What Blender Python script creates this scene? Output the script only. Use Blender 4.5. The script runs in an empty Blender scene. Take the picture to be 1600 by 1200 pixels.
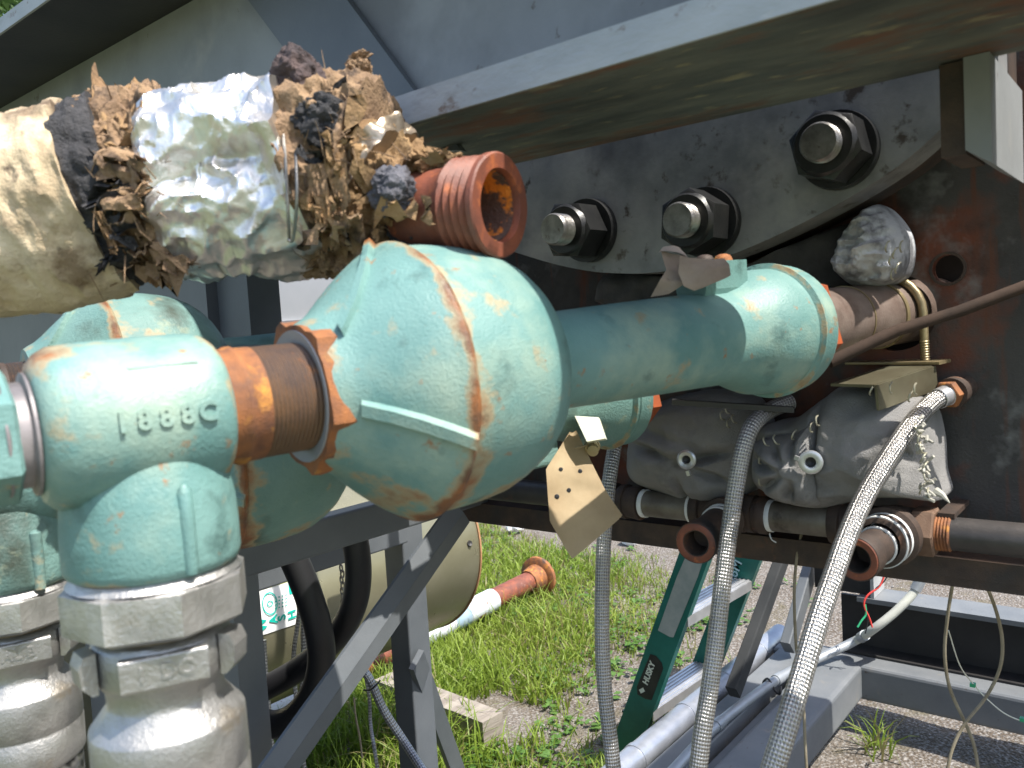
import bpy, math, random
import numpy as np
from mathutils import Vector, noise, geometry
random.seed(7); rng = np.random.default_rng(7)
SC = bpy.context.scene
COL = SC.collection

# ------------------------------------------------------------------ camera
F = 1290.0
def _n(v):
    v = np.array(v, float); return v/np.linalg.norm(v)
_a = _n((1050, 150, -F)); _b = np.array((-1580, -10, -F), float); _b = _n(_b-_a*_b.dot(_a)); _c = np.cross(_a, _b)
CAM = np.array((0, 0, 1.2)); ROT = np.array((_a, _b, _c))
cd = bpy.data.cameras.new('camera'); cam = bpy.data.objects.new('camera', cd); COL.objects.link(cam)
cd.sensor_width = 36; cd.lens = F/1600*36; cd.clip_start = .02; cd.clip_end = 400
from mathutils import Matrix
mw = Matrix([[*ROT[i], CAM[i]] for i in range(3)]+[[0, 0, 0, 1]]); cam.matrix_world = mw
cd.dof.use_dof = True; cd.dof.focus_distance = 1.35; cd.dof.aperture_fstop = 12.5
SC.camera = cam
# ------------------------------------------------------------------ light
SUN_EL, SUN_AZ = 60.0, -87.0          # azimuth measured from +X towards +Y
w = bpy.data.worlds.new('World'); SC.world = w; w.use_nodes = True
nt = w.node_tree; sky = nt.nodes.new('ShaderNodeTexSky'); sky.sky_type = 'NISHITA'; sky.sun_disc = False
sky.sun_elevation = math.radians(SUN_EL); sky.sun_rotation = math.radians(90-SUN_AZ)
sky.air_density = 1.0; sky.dust_density = 2.0; sky.ozone_density = 1.0
nt.links.new(sky.outputs[0], nt.nodes['Background'].inputs[0]); nt.nodes['Background'].inputs[1].default_value = .15
sl = bpy.data.lights.new('sun', 'SUN'); sl.energy = 4.3; sl.angle = math.radians(.5); sl.color = (1, .955, .88)
so = bpy.data.objects.new('sun', sl); COL.objects.link(so); so.location = (0, -5, 10)
sd = Vector((math.cos(math.radians(SUN_AZ))*math.cos(math.radians(SUN_EL)), math.sin(math.radians(SUN_AZ))*math.cos(math.radians(SUN_EL)), math.sin(math.radians(SUN_EL))))
so.rotation_euler = sd.to_track_quat('Z', 'Y').to_euler()
SC.view_settings.view_transform = 'Standard'; SC.view_settings.look = 'None'
SC.view_settings.exposure = 1.05
SC.view_settings.gamma = 1
SC.cycles.max_bounces = 6; SC.cycles.diffuse_bounces = 4; SC.cycles.sample_clamp_indirect = 6
# ------------------------------------------------------------------ picking points in space
def ray(px, py): return ROT@np.array(((px-800)/F, -(py-600)/F, -1.))
def W(px, py, d): return CAM+ray(px, py)*d
def PX(px, py, X): r = ray(px, py); return CAM+r*(X/r[0])
def PY(px, py, Y): r = ray(px, py); return CAM+r*(Y/r[1])
def PZ(px, py, Z): r = ray(px, py); return CAM+r*((Z-1.2)/r[2])
def V(*a): return np.array(a, float)
def nz(p, s=1., o=0.): return noise.noise(Vector((p[0]*s+o, p[1]*s+o*1.7, p[2]*s-o)))
def fb(p, s=1., o=0., k=4):
    t = 0; am = 1
    for i in range(k): t += am*nz(p, s*2**i, o+i*7.3); am *= .5
    return t
# ------------------------------------------------------------------ materials
def mat(name, c1, c2=None, scale=20, rough=.6, metal=0., bump=0., bscale=200, spots=(), streaks=None, rough2=None,
        contrast=(.35, .65), rust=False, stretch=None, detail=6, spec=None, trans=None, sub=None):
    m = bpy.data.materials.new(name); m.use_nodes = True
    N = m.node_tree.nodes; L = m.node_tree.links; B = N['Principled BSDF']
    tc = N.new('ShaderNodeTexCoord'); co = tc.outputs['Object']
    mp = N.new('ShaderNodeMapping'); L.new(co, mp.inputs[0]); co = mp.outputs[0]
    if stretch: mp.inputs['Scale'].default_value = stretch
    def nse(s, d=detail, off=0.):
        n = N.new('ShaderNodeTexNoise'); n.inputs['Scale'].default_value = s; n.inputs['Detail'].default_value = d; n.inputs['Roughness'].default_value = .62
        if off:
            q = N.new('ShaderNodeMapping'); q.inputs['Location'].default_value = (off, off*2, off*3); L.new(co, q.inputs[0]); L.new(q.outputs[0], n.inputs[0])
        else: L.new(co, n.inputs[0])
        return n.outputs['Fac']
    def ramp(f, lo, hi):
        r = N.new('ShaderNodeMapRange'); r.inputs[1].default_value = lo; r.inputs[2].default_value = hi; r.clamp = True; L.new(f, r.inputs[0]); return r.outputs[0]
    def mix(f, A, Bc):
        x = N.new('ShaderNodeMix'); x.data_type = 'RGBA'
        if isinstance(f, float): x.inputs[0].default_value = f
        else: L.new(f, x.inputs[0])
        for i, q in ((6, A), (7, Bc)):
            if isinstance(q, tuple): x.inputs[i].default_value = (*q, 1)
            else: L.new(q, x.inputs[i])
        return x.outputs[2]
    col = mix(ramp(nse(scale), *contrast), c1, c2 or c1)
    rg = None
    for i, (sc, s, lo, hi) in enumerate(spots):
        f = ramp(nse(s, 5, 3.1*(i+1)), lo, hi); col = mix(f, col, sc)
    if streaks:
        sc, s, lo, hi, st = streaks
        q = N.new('ShaderNodeMapping'); q.inputs['Scale'].default_value = st; L.new(tc.outputs['Object'], q.inputs[0])
        n = N.new('ShaderNodeTexNoise'); n.inputs['Scale'].default_value = s; n.inputs['Detail'].default_value = 5; L.new(q.outputs[0], n.inputs[0])
        col = mix(ramp(n.outputs['Fac'], lo, hi), col, sc)
    if rust:
        at = N.new('ShaderNodeAttribute'); at.attribute_name = 'rust'
        ad = N.new('ShaderNodeMath'); ad.operation = 'MULTIPLY_ADD'; L.new(at.outputs['Fac'], ad.inputs[0]); ad.inputs[1].default_value = 1.0
        nn_ = N.new('ShaderNodeMapRange'); nn_.clamp = False; nn_.inputs[1].default_value = .3; nn_.inputs[2].default_value = .7; nn_.inputs[3].default_value = .02; nn_.inputs[4].default_value = .78; L.new(nse(34, 7, 9.), nn_.inputs[0]); L.new(nn_.outputs[0], ad.inputs[2])
        f = ramp(ad.outputs[0], .78, 1.1)
        rc = mix(ramp(nse(60, 5, 5.), .4, .6), (.27, .105, .035), (.13, .065, .035))
        edge = mix(ramp(ad.outputs[0], .62, .8), col, (.31, .27, .17))
        col = mix(f, edge, rc); rg = f
    L.new(col, B.inputs['Base Color'])
    B.inputs['Metallic'].default_value = metal
    if rough2 is not None:
        r = N.new('ShaderNodeMapRange'); r.inputs[3].default_value = rough; r.inputs[4].default_value = rough2; L.new(nse(scale*1.7, 5, 2.), r.inputs[0])
        r.inputs[1].default_value = .35; r.inputs[2].default_value = .65; L.new(r.outputs[0], B.inputs['Roughness'])
    else: B.inputs['Roughness'].default_value = rough
    if spec is not None: B.inputs['Specular IOR Level'].default_value = spec
    if bump:
        bp = N.new('ShaderNodeBump'); bp.inputs['Strength'].default_value = 1; bp.inputs['Distance'].default_value = bump
        L.new(nse(bscale, 4, 1.), bp.inputs['Height']); L.new(bp.outputs[0], B.inputs['Normal'])
    if trans:
        B.inputs['Transmission Weight'].default_value = 0
        td = N.new('ShaderNodeBsdfTranslucent'); L.new(col, td.inputs[0]); ms = N.new('ShaderNodeMixShader'); ms.inputs[0].default_value = trans
        L.new(B.outputs[0], ms.inputs[1]); L.new(td.outputs[0], ms.inputs[2]); L.new(ms.outputs[0], N['Material Output'].inputs[0])
    return m
def braid_mat(name, col, cells=10, pitch=.0042, dark=.35):
    m = bpy.data.materials.new(name); m.use_nodes = True
    N = m.node_tree.nodes; L = m.node_tree.links; B = N['Principled BSDF']
    uv = N.new('ShaderNodeUVMap'); sp = N.new('ShaderNodeSeparateXYZ'); L.new(uv.outputs[0], sp.inputs[0])
    def M(op, a, b):
        x = N.new('ShaderNodeMath'); x.operation = op
        for i, q in enumerate((a, b)):
            if q is None: continue
            if isinstance(q, (int, float)): x.inputs[i].default_value = q
            else: L.new(q, x.inputs[i])
        return x.outputs[0]
    u = M('MULTIPLY', sp.outputs[0], 2*math.pi*cells); v = M('MULTIPLY', sp.outputs[1], 2*math.pi/pitch)
    # two rows of wire bundles lying over and under: a diamond weave
    s1 = M('SINE', M('ADD', u, v), None); s2 = M('SINE', M('SUBTRACT', u, v), None)
    ck = M('MULTIPLY', s1, s2)
    fine = M('MULTIPLY', M('SINE', M('MULTIPLY', M('ADD', u, M('MULTIPLY', v, .33)), 5.), None), .12)
    h = M('ADD', M('MULTIPLY', M('ADD', ck, 1), .5), fine)
    cr = N.new('ShaderNodeMapRange'); cr.inputs[1].default_value = .1; cr.inputs[2].default_value = .6; L.new(h, cr.inputs[0])
    mx = N.new('ShaderNodeMix'); mx.data_type = 'RGBA'; L.new(cr.outputs[0], mx.inputs[0])
    mx.inputs[6].default_value = (*[q*dark for q in col], 1); mx.inputs[7].default_value = (*col, 1)
    tc = N.new('ShaderNodeTexCoord'); ns = N.new('ShaderNodeTexNoise'); ns.inputs['Scale'].default_value = 18; L.new(tc.outputs['Object'], ns.inputs[0])
    m2 = N.new('ShaderNodeMix'); m2.data_type = 'RGBA'; m2.blend_type = 'MULTIPLY'; m2.inputs[0].default_value = .6; L.new(mx.outputs[2], m2.inputs[6])
    rr = N.new('ShaderNodeMapRange'); rr.inputs[1].default_value = .3; rr.inputs[2].default_value = .7; rr.inputs[3].default_value = .45; rr.inputs[4].default_value = 1.1; L.new(ns.outputs[0], rr.inputs[0])
    L.new(rr.outputs[0], m2.inputs[7]); L.new(m2.outputs[2], B.inputs['Base Color'])
    B.inputs['Metallic'].default_value = .85; B.inputs['Roughness'].default_value = .3
    bp = N.new('ShaderNodeBump'); bp.inputs['Distance'].default_value = .0011; bp.inputs['Strength'].default_value = .9
    L.new(h, bp.inputs['Height']); L.new(bp.outputs[0], B.inputs['Normal'])
    return m
RUSTO = (.33, .105, .03); RUSTD = (.10, .045, .025)
TEAL = mat('teal_paint', (.105, .225, .212), (.16, .29, .268), 13, .38, 0, .0006, 480, spots=(((.30, .39, .31), 9, .54, .74), ((.28, .15, .07), 55, .65, .72), ((.06, .12, .11), 26, .60, .76)), rust=True, rough2=.55)
TEALD = mat('teal_paint_grimy', (.11, .22, .205), (.165, .285, .26), 20, .5, 0, .0009, 420, spots=(((.045, .06, .045), 14, .5, .72), ((.30, .33, .22), 30, .6, .75)), rust=True)
ORANGE = mat('orange_rust', (.34, .125, .035), (.13, .055, .03), 38, .75, 0, .0006, 700, spots=(((.55, .24, .04), 60, .55, .7), ((.10, .06, .045), 25, .56, .68)))
REDR = mat('red_brown_rust', (.24, .07, .035), (.12, .042, .028), 40, .55, 0, .0004, 600, spots=(((.45, .13, .04), 50, .6, .75), ((.28, .2, .17), 28, .62, .8)))
DRUST = mat('dark_rust', (.042, .03, .025), (.085, .055, .040), 30, .65, .2, .0005, 500, spots=(((.2, .085, .04), 22, .6, .75), ((.035, .033, .032), 15, .5, .7)))
WALL = mat('rust_streaked_steel', (.038, .036, .036), (.07, .066, .062), 9, .6, .1, .0006, 300,
           spots=(((.15, .042, .02), 5, .49, .6), ((.2, .2, .195), 9, .57, .70), ((.022, .018, .016), 7, .56, .7)), streaks=((.115, .04, .02), 9, .56, .68, (1, 5, .55)))
PLATE = mat('worn_grey_steel', (.17, .175, .18), (.29, .29, .285), 12, .42, .25, .0004, 200, spots=(((.075, .06, .05), 34, .60, .68), ((.36, .35, .33), 7, .56, .72), ((.10, .10, .105), 5, .54, .70)), rough2=.6)
FLUND = mat('mottled_scaly_paint', (.055, .062, .055), (.13, .13, .10), 14, .7, 0, .0016, 120,
            spots=(((.16, .06, .025), 9, .52, .64), ((.24, .21, .12), 30, .60, .70), ((.02, .02, .018), 6, .55, .75)), stretch=(2.2, .7, 1))
GREY = mat('grey_paint', (.20, .21, .215), (.26, .27, .275), 6, .5, 0, .0002, 300, spots=(((.31, .30, .28), 8, .58, .74), ((.09, .07, .055), 40, .66, .74), ((.14, .145, .15), 5, .52, .7)), rough2=.65)
GREYL = mat('light_grey_paint', (.27, .28, .285), (.36, .365, .365), 9, .5, 0, .0003, 200, spots=(((.32, .31, .28), 16, .6, .75), ((.1, .06, .04), 45, .7, .78)))
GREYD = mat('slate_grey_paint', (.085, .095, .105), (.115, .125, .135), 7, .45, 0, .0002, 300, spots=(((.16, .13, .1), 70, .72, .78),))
GREYB = mat('scuffed_grey_paint', (.115, .125, .135), (.155, .163, .17), 8, .55, 0, .0003, 200, spots=(((.2, .185, .16), 12, .62, .76), ((.08, .055, .04), 45, .66, .74)))
BLACKS = mat('black_painted_steel', (.022, .022, .023), (.04, .038, .037), 12, .5, .1, .0003, 200, spots=(((.1, .05, .03), 20, .66, .76),))
BPIPE = mat('black_iron_pipe', (.045, .043, .043), (.085, .075, .07), 18, .45, .3, .0003, 300, spots=(((.19, .085, .045), 16, .58, .72),))
GALV = mat('stained_zinc_pipe', (.22, .2, .165), (.12, .1, .08), 22, .5, .4, .0003, 300, spots=(((.05, .04, .03), 24, .58, .7),))
NUT = mat('black_oxide_nut', (.018, .019, .02), (.035, .035, .034), 30, .38, .5, .0002, 400, spots=(((.1, .1, .09), 40, .68, .78),))
STUD = mat('bare_bolt_steel', (.3, .29, .27), (.16, .15, .14), 60, .35, .8, .0003, 500, spots=(((.1, .08, .06), 70, .6, .7),))
ALU = mat('cast_aluminium', (.33, .325, .315), (.47, .46, .445), 22, .34, .85, .0006, 400, spots=(((.34, .29, .22), 26, .62, .76), ((.62, .60, .58), 9, .56, .7)), rough2=.58)
BRONZE = mat('dull_bronze_thread', (.12, .09, .06), (.2, .16, .11), 30, .5, .6)
FOIL = mat('crumpled_foil', (.88, .87, .85), (.66, .63, .58), 12, .34, .9, .0008, 110, spots=(((.24, .19, .13), 13, .54, .72), ((.4, .35, .28), 40, .62, .72)), rough2=.42)
CANVAS = mat('aged_canvas', (.50, .38, .23), (.66, .55, .38), 14, .9, 0, .0015, 260, spots=(((.24, .17, .10), 20, .53, .66), ((.13, .09, .055), 8, .52, .68), ((.07, .05, .035), 45, .62, .72)))
FIBRE = mat('torn_brown_fibre', (.19, .12, .07), (.32, .21, .12), 26, .95, 0, .0025, 300, spots=(((.09, .06, .04), 34, .55, .65), ((.36, .2, .08), 16, .6, .72)))
FIBREO = mat('orange_fibre', (.30, .19, .09), (.20, .12, .06), 30, .95, 0, .0025, 260, spots=(((.14, .09, .05), 30, .58, .7),))
SOOT = mat('charred_black_wool', (.018, .018, .02), (.06, .058, .06), 70, .95, 0, .004, 260)
MAUVE = mat('charred_mauve_wool', (.11, .075, .07), (.05, .04, .042), 45, .95, 0, .004, 260)
CLOTH = mat('grey_insulation_cloth', (.20, .195, .19), (.27, .262, .255), 12, .98, 0, .0012, 600, spots=(((.09, .085, .08), 12, .6, .8),))
SILVER = mat('silvered_cloth', (.48, .49, .51), (.16, .16, .17), 24, .6, 0, .003, 60, contrast=(.42, .58))
YELL = mat('yellow_zinc_steel', (.36, .29, .16), (.24, .19, .11), 30, .4, .55, .0003, 300, spots=(((.13, .09, .05), 25, .6, .72),))
PAPER = mat('stained_paper_tag', (.66, .53, .34), (.52, .39, .23), 14, .8, 0, .0003, 200, spots=(((.26, .15, .07), 13, .58, .74), ((.12, .08, .06), 75, .73, .76)), trans=.5)
PAPER2 = mat('dusty_paper_tag', (.42, .33, .26), (.3, .22, .16), 20, .85, 0, .0005, 200, spots=(((.2, .13, .1), 30, .6, .72),))
TAPE = mat('white_seal_tape', (.78, .79, .78), (.66, .67, .66), 60, .6)
RUBBER = mat('black_rubber', (.012, .012, .014), (.02, .02, .022), 12, .5, 0, .0002, 300)
TANK = mat('olive_beige_tank_paint', (.25, .235, .15), (.31, .29, .2), 5, .26, .55, .0001, 200, spots=(((.42, .38, .28), 40, .7, .76),), rough2=.36)
TRIM = mat('orange_primer_edge', (.42, .22, .11), (.3, .16, .08), 20, .6)
WHITE = mat('white_sticker', (.86, .87, .86), (.8, .8, .8), 20, .4)
GREENP = mat('green_print', (.0, .45, .36), None, 5, .5)
GZ = mat('galvanised_foil_wrap', (.46, .48, .52), (.34, .36, .41), 12, .32, .65, .0008, 60, rough2=.5)
COND = mat('galvanised_conduit', (.36, .385, .41), (.28, .3, .32), 14, .42, .45, .0002, 200)
CONDL = mat('pale_conduit', (.5, .51, .45), (.42, .43, .4), 14, .5, .1)
LADG = mat('green_fibreglass', (.008, .11, .088), (.016, .15, .12), 16, .38, 0, .0002, 300, spots=(((.1, .16, .14), 60, .70, .76),))
LADL = mat('faded_ladder_label', (.26, .31, .29), (.34, .37, .35), 30, .6)
BLKL = mat('black_label', (.012, .012, .014), (.03, .03, .03), 20, .5)
LETT = mat('pale_print', (.62, .66, .56), None, 5, .5)
CHALK = mat('pale_blue_marker', (.4, .6, .65), None, 5, .6)
ALST = mat('bare_aluminium', (.62, .62, .63), (.5, .5, .51), 20, .35, .7)
WOOD = mat('weathered_wood', (.20, .17, .145), (.31, .275, .235), 12, .85, 0, .0012, 60, spots=(((.13, .1, .08), 22, .6, .72),), stretch=(.35, 4, 4))
PIPEW = mat('chipped_white_wrap', (.62, .65, .68), (.5, .53, .56), 9, .6, 0, .0004, 80, spots=(((.3, .14, .09), 12, .62, .66),))
PIPEB = mat('blue_grey_wrap', (.22, .32, .42), (.3, .38, .45), 9, .6)
PALE = mat('pale_sheet_metal', (.4, .41, .41), (.46, .46, .46), 4, .45, .2)
CORD = mat('tan_cord', (.20, .165, .11), (.28, .24, .17), 60, .9, 0, .0004, 900)
WIREW = mat('white_wire', (.7, .7, .62), None, 5, .5)
WIRER = mat('red_wire', (.6, .05, .04), None, 5, .5)
WIREG = mat('green_wire', (.03, .35, .16), None, 5, .5)
WIREB = mat('black_wire', (.01, .01, .012), None, 5, .5)
GASK = mat('orange_gasket', (.34, .075, .02), (.26, .06, .02), 30, .55)
STEM = mat('bark', (.12, .09, .06), (.2, .16, .11), 20, .9, 0, .005, 40)
BR1 = braid_mat('steel_braid', (.58, .56, .54), 9, .0072, .4)
BR2 = braid_mat('steel_braid_fine', (.5, .5, .52), 6, .012)
BR3 = braid_mat('dark_wire_braid', (.45, .44, .43), 7, .02, .2)

# ------------------------------------------------------------------ mesh builder
class MB:
    def __init__(s): s.v = []; s.f = []; s.uv = {}; s.rust = {}; s.sm = []
    def add(s, vs, fs, smooth=False, rust=None, uvs=None):
        o = len(s.v); s.v += [tuple(map(float, q)) for q in vs]
        for i, f in enumerate(fs):
            if uvs: s.uv[len(s.f)] = uvs[i]
            s.f.append(tuple(k+o for k in f)); s.sm.append(smooth)
        if rust is not None:
            for i, r in enumerate(rust): s.rust[o+i] = r
        return s
def box(mb, c0, c1, **k):
    x0, y0, z0 = c0; x1, y1, z1 = c1
    vs = [(x, y, z) for x in (x0, x1) for y in (y0, y1) for z in (z0, z1)]
    mb.add(vs, [(0, 1, 3, 2), (4, 6, 7, 5), (0, 4, 5, 1), (2, 3, 7, 6), (0, 2, 6, 4), (1, 5, 7, 3)], **k); return mb
def frame(d, up=(0, 0, 1)):
    d = _n(d); up = np.array(up, float)
    if abs(d.dot(_n(up))) > .98: up = V(1, 0, 0)
    s = _n(np.cross(up, d)); u = np.cross(d, s); return d, s, u
def bar(mb, p0, p1, w, h, up=(0, 0, 1), r=0.):
    d, s, u = frame(np.array(p1)-np.array(p0), up)
    if r:
        pr = []
        for cx, cy, a0 in ((1, 1, 0), (-1, 1, 90), (-1, -1, 180), (1, -1, 270)):
            for a in (0, 30, 60, 90):
                t = math.radians(a0+a); pr.append((cx*(w/2-r)+r*math.cos(t), cy*(h/2-r)+r*math.sin(t)))
    else: pr = [(w/2, h/2), (-w/2, h/2), (-w/2, -h/2), (w/2, -h/2)]
    prism(mb, p0, p1, pr, s, u); return mb
def prism(mb, p0, p1, prof, s, u, smooth=False):
    n = len(prof); p0 = np.array(p0); p1 = np.array(p1)
    vs = [p0+s*a+u*b for a, b in prof]+[p1+s*a+u*b for a, b in prof]
    fs = [(i, (i+1) % n, n+(i+1) % n, n+i) for i in range(n)]+[tuple(range(n))[::-1], tuple(range(n, 2*n))]
    mb.add(vs, fs, smooth); return mb
def smoothpath(P, m=6):
    P = [np.array(p, float) for p in P]; Q = [P[0]*2-P[1]]+P+[P[-1]*2-P[-2]]; out = []
    for i in range(1, len(Q)-2):
        for k in range(m):
            t = k/m; a, b, c, d = Q[i-1:i+3]
            out.append(.5*(2*b+(c-a)*t+(2*a-5*b+4*c-d)*t*t+(-a+3*b-3*c+d)*t**3))
    out.append(P[-1]); return out
def sweep(mb, P, R, n=16, caps=True, disp=None, smooth=True, rust=None, up0=None, hollow=0):
    P = [np.array(p, float) for p in P]; K = len(P)
    if not hasattr(R, '__len__'): R = [R]*K
    T = [_n(P[min(i+1, K-1)]-P[max(i-1, 0)]) for i in range(K)]
    _, s, u = frame(T[0], up0 if up0 is not None else (0, 0, 1)); vs = []; L = 0; Ls = []
    rs = []
    for i in range(K):
        if i:
            s = s-T[i]*s.dot(T[i]); s = _n(s); u = np.cross(T[i], s); L += np.linalg.norm(P[i]-P[i-1])
        Ls.append(L)
        for j in range(n):
            a = 2*math.pi*j/n; r = R[i]; dirv = s*math.cos(a)+u*math.sin(a)
            if disp: r = r+disp(i/(K-1), a, P[i]+dirv*r)
            vs.append(P[i]+dirv*r)
            if rust: rs.append(rust(i/(K-1), a, vs[-1]))
    fs = []; uvs = []
    for i in range(K-1):
        for j in range(n):
            k = (j+1) % n; fs.append((i*n+j, i*n+k, (i+1)*n+k, (i+1)*n+j))
            uvs.append(((j/n, Ls[i]), ((j+1)/n, Ls[i]), ((j+1)/n, Ls[i+1]), (j/n, Ls[i+1])))
    mb.add(vs, fs, smooth, rs if rust else None, uvs)
    if caps:
        o = len(mb.v)-len(vs)
        mb.f.append(tuple(o+j for j in range(n))[::-1]); mb.sm.append(False)
        mb.f.append(tuple(o+(K-1)*n+j for j in range(n))); mb.sm.append(False)
    return mb
def lathe(mb, O, d, prof, n=48, up=(0, 0, 1), smooth=True, rust=None, disp=None):
    """prof: list of (t, r); r may repeat t for sharp steps"""
    d, s, u = frame(d, up); O = np.array(O, float); vs = []; rs = []
    for t, r in prof:
        for j in range(n):
            a = 2*math.pi*j/n; dv = s*math.cos(a)+u*math.sin(a); rr = max(r, 1e-5)
            if disp: rr += disp(t, a, O+d*t+dv*rr)
            vs.append(O+d*t+dv*rr)
            if rust: rs.append(rust(t, a, vs[-1]))
    fs = [(i*n+j, i*n+(j+1) % n, (i+1)*n+(j+1) % n, (i+1)*n+j) for i in range(len(prof)-1) for j in range(n)]
    mb.add(vs, fs, smooth, rs if rust else None); return mb
def hexa(mb, O, d, r, t0, t1, up=(0, 0, 1), n=6, rot=0., hole=0., ch=.0):
    d, s, u = frame(d, up); O = np.array(O, float)
    pr = [(r*math.cos(rot+2*math.pi*i/n), r*math.sin(rot+2*math.pi*i/n)) for i in range(n)]
    if hole:
        m = n; vs = []; 
        for t, sc in ((t0, 1), (t1, 1)):
            vs += [O+d*t+s*a+u*b for a, b in pr]; vs += [O+d*t+(s*a+u*b)*(hole/r) for a, b in pr]
        fs = []
        for i in range(m):
            j = (i+1) % m
            fs += [(i, j, 2*m+j, 2*m+i), (m+j, m+i, 3*m+i, 3*m+j), (j, i, m+i, m+j), (2*m+i, 2*m+j, 3*m+j, 3*m+i)]
        mb.add(vs, fs); return mb
    e = ch or min(.12*r, abs(t1-t0)*.3)
    ps = [[(a*(1-q), b*(1-q)) for a, b in pr] for q in (.1, 0, 0, .1)]; ts = (t0, t0+e*.5, t1-e*.5, t1)
    vs = [O+d*t+s*a+u*b for t, p in zip(ts, ps) for a, b in p]
    fs = [(k*n+i, k*n+(i+1) % n, (k+1)*n+(i+1) % n, (k+1)*n+i) for k in range(3) for i in range(n)]+[tuple(range(n))[::-1], tuple(range(3*n, 4*n))]
    mb.add(vs, fs); return mb
def polyx(mb, loops, x0, x1):
    """plate parallel to the YZ plane from outline loops of (y,z), first outer, rest holes"""
    L3 = [[Vector((y, z, 0)) for y, z in lp] for lp in loops]
    tri = geometry.tessellate_polygon(L3); flat = [q for lp in loops for q in lp]; n = len(flat)
    vs = [(x0, y, z) for y, z in flat]+[(x1, y, z) for y, z in flat]
    fs = [tuple(t) for t in tri]+[tuple(k+n for k in t[::-1]) for t in tri]; o = 0
    for lp in loops:
        m = len(lp); fs += [(o+i, o+(i+1) % m, n+o+(i+1) % m, n+o+i) for i in range(m)]; o += m
    mb.add(vs, fs); return mb
def build(name, mb, m, parent=None, shade=None):
    me = bpy.data.meshes.new(name); off = np.array(parent['_o'] if parent and '_o' in parent else (0, 0, 0))
    me.from_pydata([tuple(np.array(v)-off) for v in mb.v], [], mb.f)
    if mb.uv:
        ul = me.uv_layers.new(name='UVMap'); li = 0
        for fi, f in enumerate(mb.f):
            q = mb.uv.get(fi)
            for k in range(len(f)): ul.data[li].uv = q[k] if q else (0, 0); li += 1
    if mb.rust:
        at = me.attributes.new('rust', 'FLOAT', 'POINT')
        for k, r in mb.rust.items(): at.data[k].value = r
    me.polygons.foreach_set('use_smooth', mb.sm if shade is None else [shade]*len(mb.f))
    me.validate(); me.update(); me.materials.append(m)
    if shade is None and any(mb.sm): me.set_sharp_from_angle(angle=math.radians(42))
    o = bpy.data.objects.new(name, me); COL.objects.link(o)
    if parent: o.parent = parent; o['_o'] = parent.get('_o', (0, 0, 0))
    return o
def tag(o, label, cat, group=None, kind=None):
    if label: o['label'] = label
    if cat: o['category'] = cat
    if group: o['group'] = group
    if kind: o['kind'] = kind
    return o
def thing(name, label, cat, loc, group=None, kind=None):
    o = bpy.data.objects.new(name, None); COL.objects.link(o); o.location = [float(q) for q in loc]; o.empty_display_size = .05
    o['_o'] = [float(q) for q in loc]; return tag(o, label, cat, group, kind)
def text(name, s, size, O, right, up, ext, m, parent, bold=0.):
    cu = bpy.data.curves.new(name, 'FONT'); cu.body = s; cu.size = size; cu.extrude = ext; cu.align_x = 'CENTER'; cu.align_y = 'CENTER'; cu.offset = bold; cu.resolution_u = 3
    t = bpy.data.objects.new('tmp', cu); COL.objects.link(t)
    me = bpy.data.meshes.new_from_object(t.evaluated_get(bpy.context.evaluated_depsgraph_get())); bpy.data.objects.remove(t)
    right = _n(right); up = _n(np.array(up)-right*np.dot(up, right)); nn = np.cross(right, up); O = np.array(O)
    mb = MB(); mb.add([O+right*v.co[0]+up*v.co[1]+nn*v.co[2] for v in me.vertices], [tuple(p.vertices) for p in me.polygons])
    bpy.data.meshes.remove(me); return build(name, mb, m, parent)

# ------------------------------------------------------------------ ground
def gh(x, y):
    p = (x, y, 0); return .03*nz(p, 1.1)+.012*nz(p, 4.3, 3)+.004*nz(p, 17, 5)-.01
mb = MB(); xs = np.arange(-.4, 8.01, .07); ys = np.arange(-1.6, 6.4, .07)
mb.add([(x, y, gh(x, y)) for x in xs for y in ys], [(i*len(ys)+j, (i+1)*len(ys)+j, (i+1)*len(ys)+j+1, i*len(ys)+j+1) for i in range(len(xs)-1) for j in range(len(ys)-1)], True)
def ground_mat():
    m = bpy.data.materials.new('soil_and_grit'); m.use_nodes = True; N = m.node_tree.nodes; L = m.node_tree.links; B = N['Principled BSDF']
    tc = N.new('ShaderNodeTexCoord')
    def ns(s, d=5):
        n = N.new('ShaderNodeTexNoise'); n.inputs['Scale'].default_value = s; n.inputs['Detail'].default_value = d; L.new(tc.outputs['Object'], n.inputs[0]); return n
    def rp(n, lo, hi, ca, cb):
        r = N.new('ShaderNodeMapRange'); r.inputs[1].default_value = lo; r.inputs[2].default_value = hi; L.new(n.outputs[0], r.inputs[0])
        x = N.new('ShaderNodeMix'); x.data_type = 'RGBA'; L.new(r.outputs[0], x.inputs[0])
        for i, q in ((6, ca), (7, cb)):
            if isinstance(q, tuple): x.inputs[i].default_value = (*q, 1)
            else: L.new(q, x.inputs[i])
        return x.outputs[2]
    vo = N.new('ShaderNodeTexVoronoi'); vo.inputs['Scale'].default_value = 110; L.new(tc.outputs['Object'], vo.inputs[0])
    c = rp(ns(3), .4, .62, (.082, .062, .043), (.125, .105, .085)); c = rp(ns(120, 3), .45, .7, c, (.27, .255, .24)); c = rp(ns(9), .55, .72, c, (.10, .085, .05))
    L.new(c, B.inputs['Base Color']); B.inputs['Roughness'].default_value = .95
    bp = N.new('ShaderNodeBump'); bp.inputs['Distance'].default_value = .006; L.new(vo.outputs[0], bp.inputs['Height'])
    L.new(bp.outputs[0], B.inputs['Normal']); return m
GM = ground_mat()
g = build('ground', mb, GM); g['kind'] = 'structure'
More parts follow.
